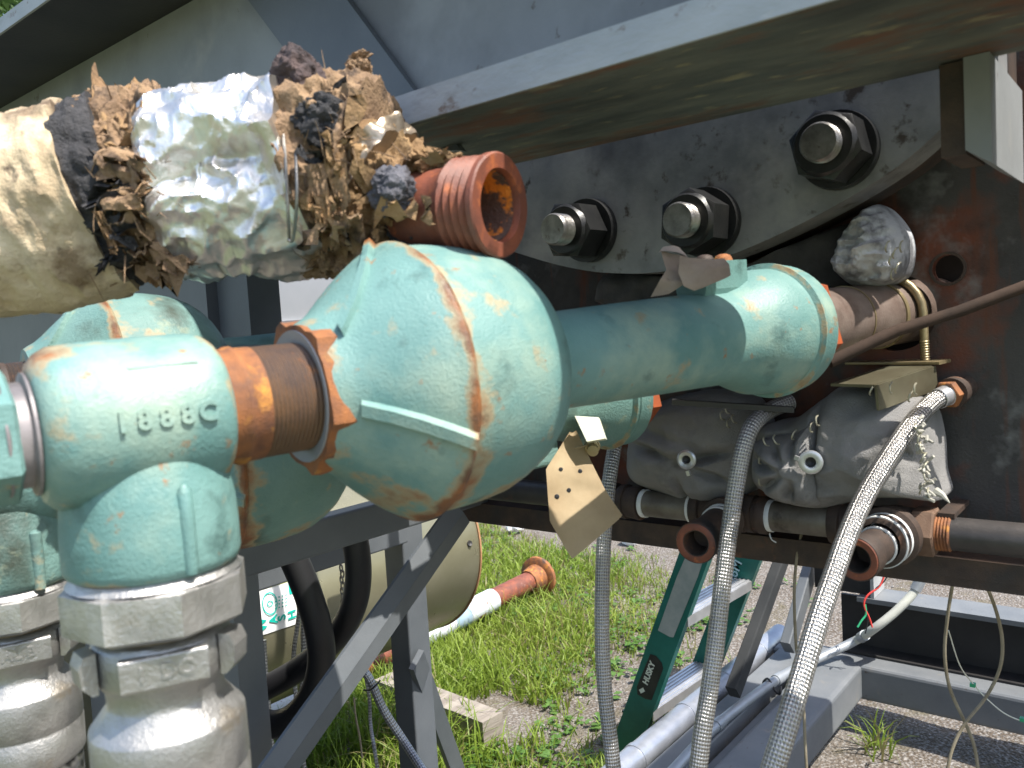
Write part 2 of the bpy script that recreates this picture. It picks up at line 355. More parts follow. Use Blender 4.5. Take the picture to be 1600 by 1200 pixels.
mb = MB(); box(mb, (-90, -90, -.35), (90, 90, -.075)); far = build('far_ground', mb, mat('far_meadow', (.07, .09, .035), (.11, .12, .06), .8, .95)); far['kind'] = 'structure'

# vegetation and stones as numpy clouds
def cloud(name, verts, faces, m, label, cat):
    me = bpy.data.meshes.new(name); me.from_pydata(verts.tolist(), [], faces.tolist()); me.update(); me.materials.append(m)
    o = bpy.data.objects.new(name, me); COL.objects.link(o); tag(o, label, cat, kind='stuff'); return o
def gmat(name, c1, c2, s=.8, tr=.4):
    return mat(name, c1, c2, s, .55, 0, 0, trans=tr, contrast=(.3, .7), spots=((tuple(q*1.5 for q in c2), 40, .58, .8),))
def bare(x, y):
    """0 lush .. 1 bare soil"""
    t = fb((x, y, 0), 1.3, 2.)*.55+.5
    t += .85*np.clip((x-2.0-.9*(y-1.15))/1.0, 0, 1.)          # grit to the right
    t -= .8*math.exp(-((x-1.9)**2+(y-2.1)**2)/.5)
    t -= .45*math.exp(-((x-3.3)**2+(y-2.6)**2)/1.2)
    t += .75*math.exp(-((x-2.05)**2/.16+(y-1.43)**2/.05))+.7*math.exp(-((x-3.9)**2/.12+(y-2.7)**2/1.))
    return t
def ok(x, y):
    if y < .62 and x < 2.32 : return False
    if .66 < y < .96 and 1.2 < x < 2.5: return False
    if 1.72 < x < 2.02 and 1.52 < y < 1.80: return False
    return True
GC = [[], [], []]; GF = [[], [], []]
cnt = 0
def blade(x, y, h, lean, az, wd, sd, k):
    b = V(x, y, gh(x, y)-.005); dv = V(math.cos(az), math.sin(az), 0); sv = V(-math.sin(az), math.cos(az), 0)*wd
    if sd: sv = sv*math.cos(sd)+dv*wd*math.sin(sd)
    o = len(GC[k])
    for q, ww in ((0, 1), (.5, .85), (.82, .5)):
        c = b+dv*lean*q*q*h+V(0, 0, h*(q-.35*lean*q*q)); GC[k].append(c-sv*ww); GC[k].append(c+sv*ww)
    q = 1.; GC[k].append(b+dv*lean*h+V(0, 0, h*(1-.4*lean)))
    GF[k] += [(o, o+1, o+3), (o, o+3, o+2), (o+2, o+3, o+5), (o+2, o+5, o+4), (o+4, o+5, o+6)]
random.seed(11)
for _ in range(110000):
    # pick inside the wedge the camera sees
    dist = 1.5+random.random()**.8*5.2; ang = math.radians(random.uniform(2, 66)); x = dist*math.cos(ang); y = dist*math.sin(ang)
    if not ok(x, y): continue
    br = bare(x, y)
    if random.random() < (br-.20)*1.5: continue
    lush = max(0, 1-br)
    h = random.uniform(.02, .05)+lush*random.uniform(.015, .075); 
    blade(x, y, h, random.uniform(.1, 1.0), random.uniform(0, 6.28), random.uniform(.0010, .0024)*(1+.12*dist)+(.0007 if lush > .7 else 0), random.uniform(0, 6.28), 1 if random.random() < .12+.3*br else 0)
# clumps of long grass
for cx, cy, n, hh in ((2.55, 1.98, 160, .2), (2.4, 2.12, 120, .16), (1.5, 1.62, 240, .2), (1.62, 1.75, 220, .2), (1.42, 1.9, 220, .22), (1.30, 1.55, 150, .2), (1.75, 1.95, 180, .18), (1.98, 1.86, 120, .13), (1.72, 1.5, 60, .12), (2.02, 1.62, 50, .09), (1.6, 1.45, 60, .12), (2.27, .66, 26, .13), (2.22, .63, 12, .16)):
    for _ in range(n):
        x = cx+random.gauss(0, .10 if n > 40 else .015); y = cy+random.gauss(0, .10 if n > 40 else .015)
        if n > 40 and not ok(x, y): continue
        blade(x, y, hh*random.uniform(.5, 1.1), random.uniform(.2, 1.1), random.uniform(0, 6.28), random.uniform(.0016, .0034), random.uniform(0, 6.28), 0 if random.random() < .88 else 1)
GRS = gmat('fresh_grass_blades', (.15, .245, .022), (.26, .33, .05)); GRY = gmat('dry_grass_blades', (.2, .19, .07), (.27, .23, .10))
cloud('grass', np.array(GC[0]), np.array(GF[0]), GRS, 'bright green grass growing round the wooden block and rusty pipe', 'grass')
cloud('dry_grass', np.array(GC[1]), np.array(GF[1]), GRY, 'straw coloured dry blades scattered through the green grass', 'grass')
# broad leaved ground weeds
vs = []; fs = []
random.seed(5)
for _ in range(5200):
    dist = 1.6+random.random()**.8*4.2; ang = math.radians(random.uniform(4, 62)); x = dist*math.cos(ang); y = dist*math.sin(ang)
    if not ok(x, y) or random.random() < bare(x, y)-.1 or nz((x, y, 4), 2.2) < -.12: continue
    z = gh(x, y)
    for k in range(random.randint(4, 8)):
        a = random.uniform(0, 6.28); l = random.uniform(.012, .042); wd = l*.34; up = random.uniform(.004, .05)
        d = V(math.cos(a), math.sin(a), 0); s = V(-d[1], d[0], 0); b = V(x, y, z+up*.5)+d*random.uniform(0, .02); t = random.uniform(-.3, .6)
        o = len(vs); vs += [b, b+d*l*.5+s*wd+V(0, 0, l*t*.6), b+d*l+V(0, 0, l*t*.5), b+d*l*.5-s*wd+V(0, 0, l*t*.6), b+d*l*.5+V(0, 0, l*t*.4)]
        fs += [(o, o+1, o+4), (o+1, o+2, o+4), (o+2, o+3, o+4), (o+3, o, o+4)]
cloud('ground_weeds', np.array(vs), np.array(fs), gmat('weed_leaves', (.07, .16, .025), (.11, .2, .04), 1.5, .3), 'low broad leaved weeds spreading over the gritty soil', 'weeds')
# grit
vs = []; fs = []; random.seed(9)
for _ in range(15000):
    dist = 1.5+random.random()**.9*5.; ang = math.radians(random.uniform(1, 60)); x = dist*math.cos(ang); y = dist*math.sin(ang)
    if random.random() > bare(x, y)*.9 or (.5 < y < .99 and 1 < x < 2.5): continue
    if x < 2.75 and y < 1.1 and random.random() < .8: continue
    r = random.uniform(.0025, .0065)*(1.8 if random.random() < .03 else 1); c = V(x, y, gh(x, y)+r*.2); o = len(vs)
    for q in ((1, 0, 0), (-1, 0, 0), (0, 1, 0), (0, -1, 0), (0, 0, .7), (0, 0, -.5)): vs.append(c+V(*q)*r*random.uniform(.6, 1.2)+rng.normal(0, r*.15, 3))
    for a, b in ((0, 2), (2, 1), (1, 3), (3, 0)): fs += [(o+a, o+b, o+4), (o+b, o+a, o+5)]
cloud('gravel', np.array(vs), np.array(fs), mat('pale_grit', (.2, .19, .175), (.32, .305, .285), 40, .9), 'pale loose grit lying over the bare soil', 'gravel')

# ------------------------------------------------------------------ trees beyond the yard
def tree(loc, h, seed, label):
    random.seed(seed); root = thing('leafy_tree', label, 'tree', loc, 'trees beyond the yard')
    x, y, z = loc; t = MB(); tp = V(x+.3, y-.2, z+h*.55); sweep(t, smoothpath([V(x, y, z-.1), V(x+.1, y, z+h*.25), tp]), [.2-.012*i for i in range(13)], 10)
    cs = []
    for k in range(9):
        a = k*2.4; e = tp+V(math.cos(a)*h*.22, math.sin(a)*h*.22, h*random.uniform(-.12, .3)); sweep(t, [tp-V(0, 0, h*.05*(k % 3)), (tp+e)/2+V(0, 0, .1), e], [.07, .045, .02], 6); cs.append(e)
    build('trunk', t, STEM, root); vs = []; fs = []
    for k in range(9000):
        c = random.choice(cs); dd = np.array([random.gauss(0, 1) for _ in range(3)]); dd = dd/np.linalg.norm(dd)*h*.15*random.random()**.45; p = c+dd*V(1.2, 1.2, 1)
        s = random.uniform(.05, .1); A = np.array([random.gauss(0, 1) for _ in range(3)]); A = _n(A)*s; Bv = _n(np.cross(A, [random.gauss(0, 1) for _ in range(3)]))*s*.5
        o = len(vs); vs += [p-A, p+Bv, p+A, p-Bv]; fs.append((o, o+1, o+2, o+3))
    m = MB(); m.add(vs, fs); build('crown', m, LEAF, root); return root
LEAF = gmat('tree_leaves', (.035, .085, .015), (.07, .13, .022), .6, .35)
tree((1.6, 9.6, 0), 7.5, 1, 'tall leafy tree behind the far left end of the machine')
tree((4.8, 10.6, 0), 6.5, 2, 'shorter leafy tree beyond the tank, right of the tall tree')

# ------------------------------------------------------------------ overhead beam
beam = thing('overhead_beam', 'long grey painted steel I-beam overhead with rusty mottled underside', 'beam', (.6, .5, 1.36))
YA, YB = -.75, 2.6
ss = np.linspace(YA, YB, 90); m = MB(); vs = []
for i, y in enumerate(ss):
    e = .0028*nz((y, 0, 0), 9)+.0015*nz((y, 3, 0), 33)
    for q in ((.676, 1.3684), (.676, 1.3766), (.4646, 1.384), (.4618, 1.3822+e), (.4607+e, 1.3642), (.4632, 1.3624+e)): vs.append((q[0], y, q[1]))
K = 6; fs = [(i*K+j, i*K+(j+1) % K, (i+1)*K+(j+1) % K, (i+1)*K+j) for i in range(len(ss)-1) for j in range(K)]+[tuple(range(K)), tuple(range((len(ss)-1)*K, len(ss)*K))]
m.add(vs, fs)
fl = build('bottom_flange', m, FLUND, beam)
m = MB(); box(m, (.4577, YA, 1.3616), (.4603, YB, 1.3847)); EDGE = mat('chipped_pale_edge', (.30, .32, .33), (.42, .43, .43), 9, .6, 0, .0012, 90, spots=(((.5, .49, .46), 14, .56, .7), ((.14, .09, .06), 38, .63, .7), ((.2, .2, .19), 22, .6, .72)), stretch=(1, .5, 1))
fe = build('flange_edge', m, EDGE, fl)
m = MB(); box(m, (.557, YA, 1.3815000000000002), (.568, YB, 1.6094)); build('web', m, GREY, beam)
m = MB(); box(m, (.440, YA, 1.6099), (.676, YB, 1.6264)); build('top_flange', m, BLACKS, beam)
m = MB(); box(m, (.4365, YA, 1.6089), (.4395, YB, 1.6269)); build('top_flange_edge', m, EDGE, beam)
# darker diagonal strip laid flat on the web face
m = MB()
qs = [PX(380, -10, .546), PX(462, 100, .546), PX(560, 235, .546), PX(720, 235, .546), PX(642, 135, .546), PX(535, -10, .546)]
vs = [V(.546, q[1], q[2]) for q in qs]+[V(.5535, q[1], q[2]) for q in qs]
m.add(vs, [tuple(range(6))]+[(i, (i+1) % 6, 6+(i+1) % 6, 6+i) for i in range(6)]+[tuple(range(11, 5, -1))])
build('diagonal_strip', m, GREYD, beam)
# hanging lug at the right end
m = MB(); c = PX(1505, 90, .655); y1 = c[1]; y0 = PX(1549, 200, .655)[1]; zt = 1.3675
zb1 = PX(1505, 235, .655)[2]; zb0 = PX(1550, 254, .655)[2]
vs = []
for x, dz in ((.655, 0), (.80, .0)):
    vs += [(x, y1, zt), (x, y0, zt), (x, y0, zb0), (x, y1, zb1)]
m.add(vs, [(0, 1, 2, 3), (7, 6, 5, 4), (0, 4, 5, 1), (1, 5, 6, 2), (2, 6, 7, 3), (3, 7, 4, 0)])
lug = build('hanging_lug', m, GREY); tag(lug, 'grey steel lug hanging below the right end of the overhead beam', 'bracket')
m = MB(); box(m, (.659, y1+.0005, zb1-.002), (.73, y1+.016, zt-.001)); dl = build('dark_stiffener', m, DRUST, lug)

# ------------------------------------------------------------------ rusty side wall with holes
ax1 = lambda p: W(p, 650-.14*(p-250), 989/(2451-p))
def circ(y, z, r, n=28): return [(y+r*math.cos(2*math.pi*i/n), z+r*math.sin(2*math.pi*i/n)) for i in range(n)]
XW = 1.0
hp = ax1(1405); hh = PX(1481, 420, XW); 
wall = thing('side_plate', 'dark rusty steel side wall of the machine with round holes', 'steel wall', (XW, .2, .9))
m = MB(); polyx(m, [[(-.9, .9), (.96, .9), (.96, 1.85), (-.9, 1.85)], circ(hp[1], hp[2], .043), circ(hh[1], hh[2], .0152, 20)], XW, XW+.012)
build('plate', m, WALL, wall)
m = MB(); box(m, (XW-.028, -.9, .893), (XW+.035, .96, .903)); box(m, (XW-.03, -.9, .9035), (XW-.001, .96, .925)); build('bottom_flange', m, DRUST, wall)
m = MB(); lathe(m, (XW+.001, hh[1], hh[2]), (-1, 0, 0), [(0, .0155), (.003, .0155), (.003, .0185), (0, .0185)], 24); build('hole_rim', m, DRUST, wall)
m = MB(); box(m, (XW+.1, -.9, .93), (XW+.11, .96, 1.85)); build('inner_plate', m, BLACKS, wall)
m = MB(); box(m, (XW+.12, -.9, .95), (2.12, .02, 1.8)); body = build('machine_housing', m, BLACKS); tag(body, 'dark machine housing behind the rusty side wall', 'machine housing')

# ------------------------------------------------------------------ bolted curved plate
XP = .86
arc = [(640, 240), (690, 320), (750, 372), (830, 402), (900, 420), (960, 427), (1030, 425), (1110, 409), (1200, 374), (1300, 324), (1400, 262), (1480, 192), (1560, 110)]
ap = [tuple(PX(x, y, XP)[1:]) for x, y in arc]
ap = [tuple(q[:2]) for q in smoothpath([(a, b, 0) for a, b in ap], 4)]
lp = ap+[(ap[-1][0], 1.62), (ap[0][0], 1.62)]
gus = thing('bolted_plate', 'worn grey curved steel plate bolted with three large studs', 'plate', (XP, .4, 1.25))
m = MB(); polyx(m, [lp], XP, XP+.05); build('front_plate', m, PLATE, gus)
m = MB(); polyx(m, [[(a, b+.004) for a, b in lp]], XP+.053, XP+.105); build('rear_plate', m, DRUST, gus)
m = MB(); polyx(m, [[(a*.93+.03, b+.02) for a, b in lp]], XP+.105, XW-.001); build('packing_plate', m, BLACKS, gus)
first = None
for i, (x, y, rt) in enumerate(((865, 358, .1), (1057, 343, .62), (1275, 220, .3))):
    P = PX(x, y, .785); k = 1.0
    r = .0185; pr = [(0, 0), (0, r*.9), (.003, r)]+[(.003+.0011*j, r-(.0011 if j % 2 else 0)) for j in range(1, 22)]+[(.05, r)]
    Q_ = P+V(.004*i-.003, 0, 0); ax_ = _n(V(1, .012*(i-1), .01*(1-i)))
    m = MB(); lathe(m, Q_, ax_, pr, 32, disp=lambda t, a, p: .0003*nz(p, 300)); st = build('stud', m, STUD, gus)
    m = MB(); hexa(m, P, ax_, .0350, .022, .062, rot=rt); lathe(m, P, ax_, [(.0185, .0185), (.0185, .027), (.024, .0305)], 32); build('nut', m, NUT, st)
    m = MB(); lathe(m, P+V(0, .001*(i-1), .001), ax_, [(.062, .02), (.062, .038), (.0655, .0385), (.0745, .0385)], 40); build('washer', m, NUT, st)

# ------------------------------------------------------------------ valve string (teal)
def rp(mul, c, wd):      # rust around t=c
    return lambda t, a, p: mul*math.exp(-((t-c)/wd)**2)+.15*max(0, nz(p, 20))
def valve(Pb, Pc, label, group, MT, detail=True):
    """Pb: centre of bell seam; Pc: centre of far collar end"""
    Pb = np.array(Pb); Pc = np.array(Pc); Ln = np.linalg.norm(Pc-Pb); d, s, u = frame(Pc-Pb)
    root = thing('steam_valve', label, 'valve', Pb-V(0, 0, .089), group)
    # front cone and dome
    pf = [(-.072, .030), (-.072, .043), (-.068, .0455), (-.062, .0485), (-.055, .054), (-.046, .0625), (-.036, .0715), (-.027, .079), (-.018, .0855), (-.0125, .0885)]
    ru = lambda t, a, p: .56*math.exp(-((t+.008)/.0042)**2)+.24*math.exp(-((t+.003)/.012)**2)*(1-.7*math.sin(a))+.3*math.exp(-((t+.07)/.007)**2)+.12*max(0, nz(p, 16))+(.25 if math.sin(a) < -.8 and t > -.04 else 0)
    m = MB(); lathe(m, Pb, d, pf+[(-.0105, .0905), (-.008, .0915), (-.0055, .0905)], 72, rust=ru, disp=lambda t, a, p: .0006*nz(p, 40)); cone = build('front_cone', m, MT, root)
    dm = [(-.0055, .0905), (-.004, .0884), (.012, .0888), (.022, .0885), (.034, .0878), (.05, .0855), (.062, .082), (.074, .0765), (.084, .0695), (.092, .061), (.098, .052), (.101, .045), (.104, .041)]
    m = MB(); lathe(m, Pb, d, dm, 72, rust=ru, disp=lambda t, a, p: .0006*nz(p, 40)); build('dome', m, MT, root)
    # radial ribs
    for ph0, ph in ((-9, -21), (48, 99), (195, 215)):
        pts = [(-.060, .0500), (-.047, .0620), (-.034, .0740), (-.020, .0850), (-.008, .0925)]
        m = MB(); vs = []
        for t, r in pts:
            a = math.radians(ph0+(ph-ph0)*(t+.060)/.052); rd = -s*math.cos(a)+u*math.sin(a); sd_ = np.cross(d, rd)
            for w_, h_ in ((.0075, -.006), (.0035, .0038), (-.0035, .0038), (-.0075, -.006)): vs.append(Pb+d*t+rd*(r+h_)+sd_*w_-d*h_*.6)
        K = 4; fs = [(i*K+j, i*K+(j+1) % K, (i+1)*K+(j+1) % K, (i+1)*K+j) for i in range(len(pts)-1) for j in range(K)]+[(0, 1, 2, 3), tuple(len(vs)-4+j for j in (3, 2, 1, 0))]
        rr = [(.55 if i//4 >= 4 else .0) for i in range(len(vs))]
        m.add(vs, fs, True, rr); build('rib', m, MT, cone)
    # barrel, flare, collar
    c0 = Ln
    bp = [(.100, .0375), (.13, .0370), (.18, .0385), (.24, .0405), (c0-.125, .0415), (c0-.10, .0425), (c0-.085, .046), (c0-.072, .0515), (c0-.058, .0565), (c0-.042, .0588), (c0-.028, .0592)]
    m = MB(); lathe(m, Pb, d, bp, 64, rust=lambda t, a, p: .12*max(0, nz(p, 14)), disp=lambda t, a, p: .0005*nz(p, 50)); build('barrel', m, MT, root)
    cp = [(c0-.0285, .0592), (c0-.027, .0615), (c0-.0255, .0642), (c0-.0225, .0642), (c0-.021, .0598), (c0-.019, .0598), (c0-.0175, .0614), (c0-.004, .0618), (c0, .0605), (c0+.002, .057), (c0+.002, .03)]
    m = MB(); lathe(m, Pb, d, cp, 64, rust=lambda t, a, p: .3*math.exp(-((t-c0+.0265)/.0018)**2)+.06); build('collar', m, MT, root)
    m = MB(); hexa(m, Pb, d, .0565, c0+.0025, c0+.020, rot=.3); build('orange_ring', m, GASK, root)
    if detail:
        # castellated union nut, crusted with rust
        m = MB(); vs = []; n = 40
        for t, q in ((-.0755, 0), (-.076, 1), (-.070, 1.1), (-.062, 1.0), (-.060, 0)):
            for j in range(n):
                a = 2*math.pi*j/n; r = (.0395 if q == 0 else .0435+(.0042 if (j % 7) < 2 else 0)+.0028*nz((math.cos(a)*3, math.sin(a)*3, t*60), 1.5))
                vs.append(Pb+d*t+(s*math.cos(a)+u*math.sin(a))*r)
        m.add(vs, [(i*n+j, i*n+(j+1) % n, (i+1)*n+(j+1) % n, (i+1)*n+j) for i in range(4) for j in range(n)], True)
        build('union_ring', m, ORANGE, root)
        m = MB(); lathe(m, Pb, d, [(-.0735, .030), (-.075, .036), (-.0765, .040), (-.073, .041)], 40); build('seal_lip', m, GREYL, root)
    return root, Pb, Pc, d, s, u
B1, C1 = ax1(635), ax1(1220)
v1 = valve(B1, C1, 'largest teal cast valve in front, its bell showing a rusty seam and rusted union ring', 'teal valves', TEAL)
v2 = valve(W(350, 700, .72), W(965, 612, .96), 'teal valve below and behind the front one, its bell hidden behind the tee', 'teal valves', TEALD)
v3b = W(178, 604, .8); v3 = valve(v3b, v3b+(C1-B1)*1.0, 'teal valve farthest back, its dome just above the big pipe tee', 'teal valves', TEALD, False)
# boss with two round plugs on the front barrel
r1, Pb, Pc, d, s, u = v1
def atpx(px): return ax1(px)
q0 = ax1(1085); q1 = ax1(1150)
m = MB(); pb = (q0+q1)/2+u*.046
dd, s_, u_ = frame(q1-q0)
L_ = np.linalg.norm(q1-q0)
prism(m, q0+u*.030, q0+u*.030+dd*L_, [(-.012, 0), (.012, 0), (.0165, .014), (.0165, .038), (-.0165, .038), (-.0165, .014)], s_, u_)
boss = build('boss', m, TEAL, r1)
for k, (t, mm) in enumerate(((.36, DRUST), (.80, ORANGE))):
    m = MB(); lathe(m, q0+dd*L_*t+u*.068, u, [(0, .0088), (.003, .0080), (.0055, .0062), (.0068, .003), (.007, 0)], 20, up=(1, 0, 0)); build('round_plug', m, mm, boss)
# small lug plate on valve 2
r2, Pb2, Pc2, d2, s2, u2 = v2
m = MB(); qa = [W(898, 650, .865), W(935, 652, .865), W(946, 685, .855), W(917, 690, .855)]
nn = V(-.009, -.004, .003); m.add(qa+[q-nn for q in qa], [(0, 1, 2, 3), (7, 6, 5, 4), (0, 4, 5, 1), (1, 5, 6, 2), (2, 6, 7, 3), (3, 7, 4, 0)])
lp2 = build('lug_plate', m, mat('bright_chipped_paint', (.6, .68, .58), (.68, .62, .46), 40, .5), r2)
m = MB(); b0 = W(925, 694, .88); hexa(m, b0, V(-.7, -.5, -.2), .0085, 0, .012); lathe(m, b0, V(-.7, -.5, -.2), [(.012, .006), (.02, .006), (.0205, .0)], 16); build('drain_bolt', m, YELL, r2)
m = MB(); bar(m, Pb2+d2*.2-u2*.055, Pb2+d2*.34-u2*.052, .045, .03, u2, .006); build('underside_boss', m, TEALD, r2)
m = MB(); bar(m, Pb2+d2*.12-u2*.03-s2*.0, Pb2+d2*.24-u2*.035, .05, .035, u2, .012); build('lower_web', m, TEALD, r2)

# pipe tee builder
def tee(P, d, label, group, MT, drop=.080, marks=False, m2=None):
    d, s, u = frame(d); root = thing('pipe_tee', label, 'pipe fitting', P-V(0, 0, drop), group)
    ru = lambda t, a, p: .5*max(0, math.exp(-((t-.036)/.004)**2))+.55*math.exp(-((t+.046)/.009)**2)*(.5+.5*math.sin(a))+.16*max(0, nz(p, 24))+(.22*math.exp(-((t+.033)/.006)**2))
    m = MB(); lathe(m, P, d, [(-.0520, .020), (-.0520, .031), (-.0505, .0355), (-.047, .0395), (-.041, .0425), (-.025, .0435), (0, .0440), (.02, .0435), (.028, .0430), (.033, .0418), (.0365, .0395), (.0385, .0365), (.039, .030)], 56, rust=ru, disp=lambda t, a, p: .0006*nz(p, 45))
    build('tee_body', m, MT, root)
    m = MB(); rb = lambda t, a, p: .14*max(0, nz(p, 20))+.3*math.exp(-((t-drop)/.004)**2)
    lathe(m, P, (0, 0, -1), [(.0, .036), (.02, .0385), (.034, .0425), (.045, .0442), (.06, .0448), (drop-.006, .045), (drop-.002, .0438), (drop, .041), (drop, .03)], 56, rust=rb, disp=lambda t, a, p: .0006*nz(p, 45)); build('branch', m, MT, root)
    return root, d, s, u
T1 = ax1(222)
t1, td, ts, tu = tee(T1, B1-T1, 'large teal pipe tee at left with raised numbers, its branch pointing down', 'teal pipe tees', TEAL)
tocam = _n(CAM-T1); nrm = _n(tocam-td*tocam.dot(td))
mid = ax1(262)
for i, ch in enumerate('18B8C'):
    ch = '1888C'[i]
    O = mid+td*(-.033+.0103*i)+nrm*.0438-tu*.0012*(1); text('raised_digit', ch, .0135, O, td, np.cross(nrm, td), .0012, TEAL, t1, .0005)
# raised bar ribs on branch and a parting line on the body
bx_ = W(275, 800, .43); bd = _n(V(CAM[0]-T1[0], CAM[1]-T1[1], 0)); bs = np.cross(V(0, 0, 1), bd)
ang = math.radians(22); rv = bd*math.cos(ang)+bs*math.sin(ang)
m = MB(); A = T1+rv*.0435; sweep(m, [A-V(0, 0, .032), A-V(0, 0, .035), A-V(0, 0, .05), A-V(0, 0, .074), A-V(0, 0, .078)], [.0012, .0036, .0040, .0040, .0030], 12); build('raised_rib', m, TEAL, t1)
m = MB(); a2 = _n(nrm+tu*.75); sweep(m, [T1+td*(-.012)+a2*.0436, T1+td*(.022)+a2*.0436], .0009, 8); build('casting_line', m, TEAL, t1)
# tee 2
T2 = W(1, 748, .63)
t2, *_ = tee(T2, W(350, 700, .72)-T2, 'second teal pipe tee low at the left edge with a rust run down its rib', 'teal pipe tees', TEALD)
rv2 = _n(V(CAM[0]-T2[0], CAM[1]-T2[1], 0)); bs2 = np.cross(V(0, 0, 1), rv2); rv2 = _n(rv2*math.cos(.42)+bs2*math.sin(.42))
m = MB(); A = T2+rv2*.0437; sweep(m, [A-V(0, 0, .036), A-V(0, 0, .038), A-V(0, 0, .055), A-V(0, 0, .08)], [.0015, .0042, .0046, .004], 12, rust=lambda i, a, p: .45*max(0, i)); build('raised_rib', m, TEALD, t2)

# rusty threaded nipples
NIPD = mat('brown_black_thread', (.085, .06, .05), (.17, .095, .05), 30, .55, .2, .0004, 600, spots=(((.32, .13, .04), 26, .58, .68),))
def nipple(P0, P1, r, label, m_, thr=True, group='threaded nipples'):
    L_ = np.linalg.norm(P1-P0); d_ = _n(P1-P0); root = thing('pipe_nipple', label, 'pipe nipple', P0-V(0, 0, r), group)
    m = MB(); lathe(m, P0, d_, [(0, r*.7), (0, r), (L_*.14, r), (L_*.17, r+.0012), (L_*.22, r+.0012), (L_*.25, r), (L_*.40, r), (L_*.40, r*.7)], 56, disp=lambda t, a, p: .0003*nz(p, 120)); build('bare_pipe', m, m_, root)
    pr = [(L_*.4002, r*.7)]; n = int(L_*.6/.0013)
    for i in range(n+1): pr.append((L_*.4002+L_*.5998*i/n, r-.0003-.0012*(i % 2)))
    pr += [(L_, r*.7)]; m = MB(); lathe(m, P0, d_, pr, 56); build('thread', m, NIPD if m_ is ORANGE else m_, root); return root
nipple(T1+td*.0385, B1-td*.072, .0330, 'orange rusty threaded nipple between the big tee and the bell', ORANGE)
d2v = _n(W(350, 700, .72)-T2); nipple(T2+d2v*.0385, W(350, 700, .72)-d2v*.072, .033, 'rusty nipple behind the big tee joining the lower tee and valve', DRUST)
dv3 = _n(C1-B1); nipple(v3b-dv3*.10, v3b-dv3*.072, .033, 'rusty nipple of the farthest valve behind the tee', DRUST)
# hex plug at far left
hb = thing('hex_bushing', 'teal hexagonal bushing screwed into the left end of the big tee', 'pipe fitting', T1-td*.1-V(0, 0, .03))
m = MB(); hexa(m, T1, -td, .0335, .060, .11, rot=.55); build('hex_head', m, TEAL, hb)
m = MB(); lathe(m, T1, -td, [(.0525, .031), (.054, .031), (.055, .0265), (.062, .0265), (.065, .030), (.066, .030)], 48); build('bushing_neck', m, mat('worn_dark_thread', (.1, .095, .1), (.3, .27, .27), 25, .5, .3), hb)
# far supply pipe through the wall
fp = thing('supply_pipe', 'brown steel pipe running from the front valve into the wall hole', 'pipe', C1+v1[3]*.02-V(0, 0, .04))
m = MB(); L1 = C1+v1[3]*.018; E1 = L1+v1[3]*.30; sweep(m, [L1+(E1-L1)*k/12 for k in range(13)], .0355, 40)
build('pipe_wall', m, mat('brown_mill_pipe', (.15, .105, .085), (.24, .19, .16), 25, .45, .3, .0004, 400, spots=(((.07, .045, .035), 16, .55, .7),)), fp)
m = MB(); P_ = ax1(1318); lathe(m, P_, v1[3], [(-.001, .0355), (-.001, .0363), (.001, .0363), (.001, .0355)], 40); build('weld_ring', m, YELL, fp)
m = MB(); P_ = ax1(1368); lathe(m, P_, v1[3], [(-.002, .0355), (-.002, .037), (.004, .037), (.004, .0355)], 40); build('weld_ring', m, YELL, fp)

# ------------------------------------------------------------------ camlock couplings
def coupling(P, label, group, txt, band=True, mf=.95):
    P = np.array(P); root = thing('hose_coupling', label, 'hose coupling', P-V(0, 0, .155), group); D = (0, 0, -1)
    m = MB(); hexa(m, P, D, .0478, .003, .030, n=8, rot=.25)
    lathe(m, P, D, [(.0, .030), (.0, .041), (.004, .0445)], 40); build('octagon_collar', m, ALU, root)
    m = MB(); lathe(m, P, D, [(.029, .036), (.029, .0305), (.040, .0305)], 40); build('threaded_neck', m, BRONZE, root)
    m = MB(); lathe(m, P, D, [(.034, .030), (.035, .0335), (.038, .0355), (.055, .0355), (.059, .033), (.062, .0305), (.069, .0300), (.072, .0305), (.0815, .0380), (.0835, .0398), (.0845, .0402), (.110, .0404), (.111, .0396), (.113, .0396), (.114, .0404), (.136, .0402), (.14, .038), (.14, .03)], 56, disp=lambda t, a, p: .0005*nz(p, 60))
    body = build('coupling_body', m, ALU, root)
    tc_ = _n(V(CAM[0]-P[0], CAM[1]-P[1], 0)); sd_ = np.cross(V(0, 0, 1), tc_)
    for sg, an in ((1, 1.05), (-1, -1.25)):
        rv = tc_*math.cos(an)+sd_*math.sin(an); tv = np.cross(V(0, 0, 1), rv); c = P+rv*.036-V(0, 0, .047)
        m = MB(); prism(m, c-tv*.008, c+tv*.008, [(0, .011), (.006, .010), (.0085, .004), (.0075, -.006), (.003, -.011), (0, -.011)], rv, V(0, 0, 1)); build('lug_ear', m, ALU, root)
    # flat raised name pad
    rv = tc_; tv = sd_; c = P+rv*.0345-V(0, 0, .046); m = MB(); bar(m, c-tv*.021, c+tv*.021, .006, .0175, V(0, 0, 1), .0015); pad = build('name_pad', m, ALU, body)
    text('raised_letters', txt, .011, c+rv*.0031, tv, V(0, 0, 1), .0007, ALU, body, .0002)
    return root
c1 = coupling(T1-V(0, 0, .0802), 'cast aluminium hose coupling under the big tee, nearest the camera', 'aluminium hose couplings', '1  DC')
c2 = coupling(T2-V(0, 0, .0802), 'cast aluminium hose coupling under the second tee at the left edge', 'aluminium hose couplings', 'AL B')
for c_, T_, lb in ((c1, T1, 'thick grey braided hose hanging from the nearest coupling'), (c2, T2, 'thick wire braided hose hanging from the left edge coupling')):
    m = MB(); b = T_-V(0, 0, .2165); sweep(m, [b-V(0, 0, .08*k)+V(0, 0, 0) for k in range(12)], .0375, 32); o = build('braided_hose', m, BR3); tag(o, lb, 'hose')

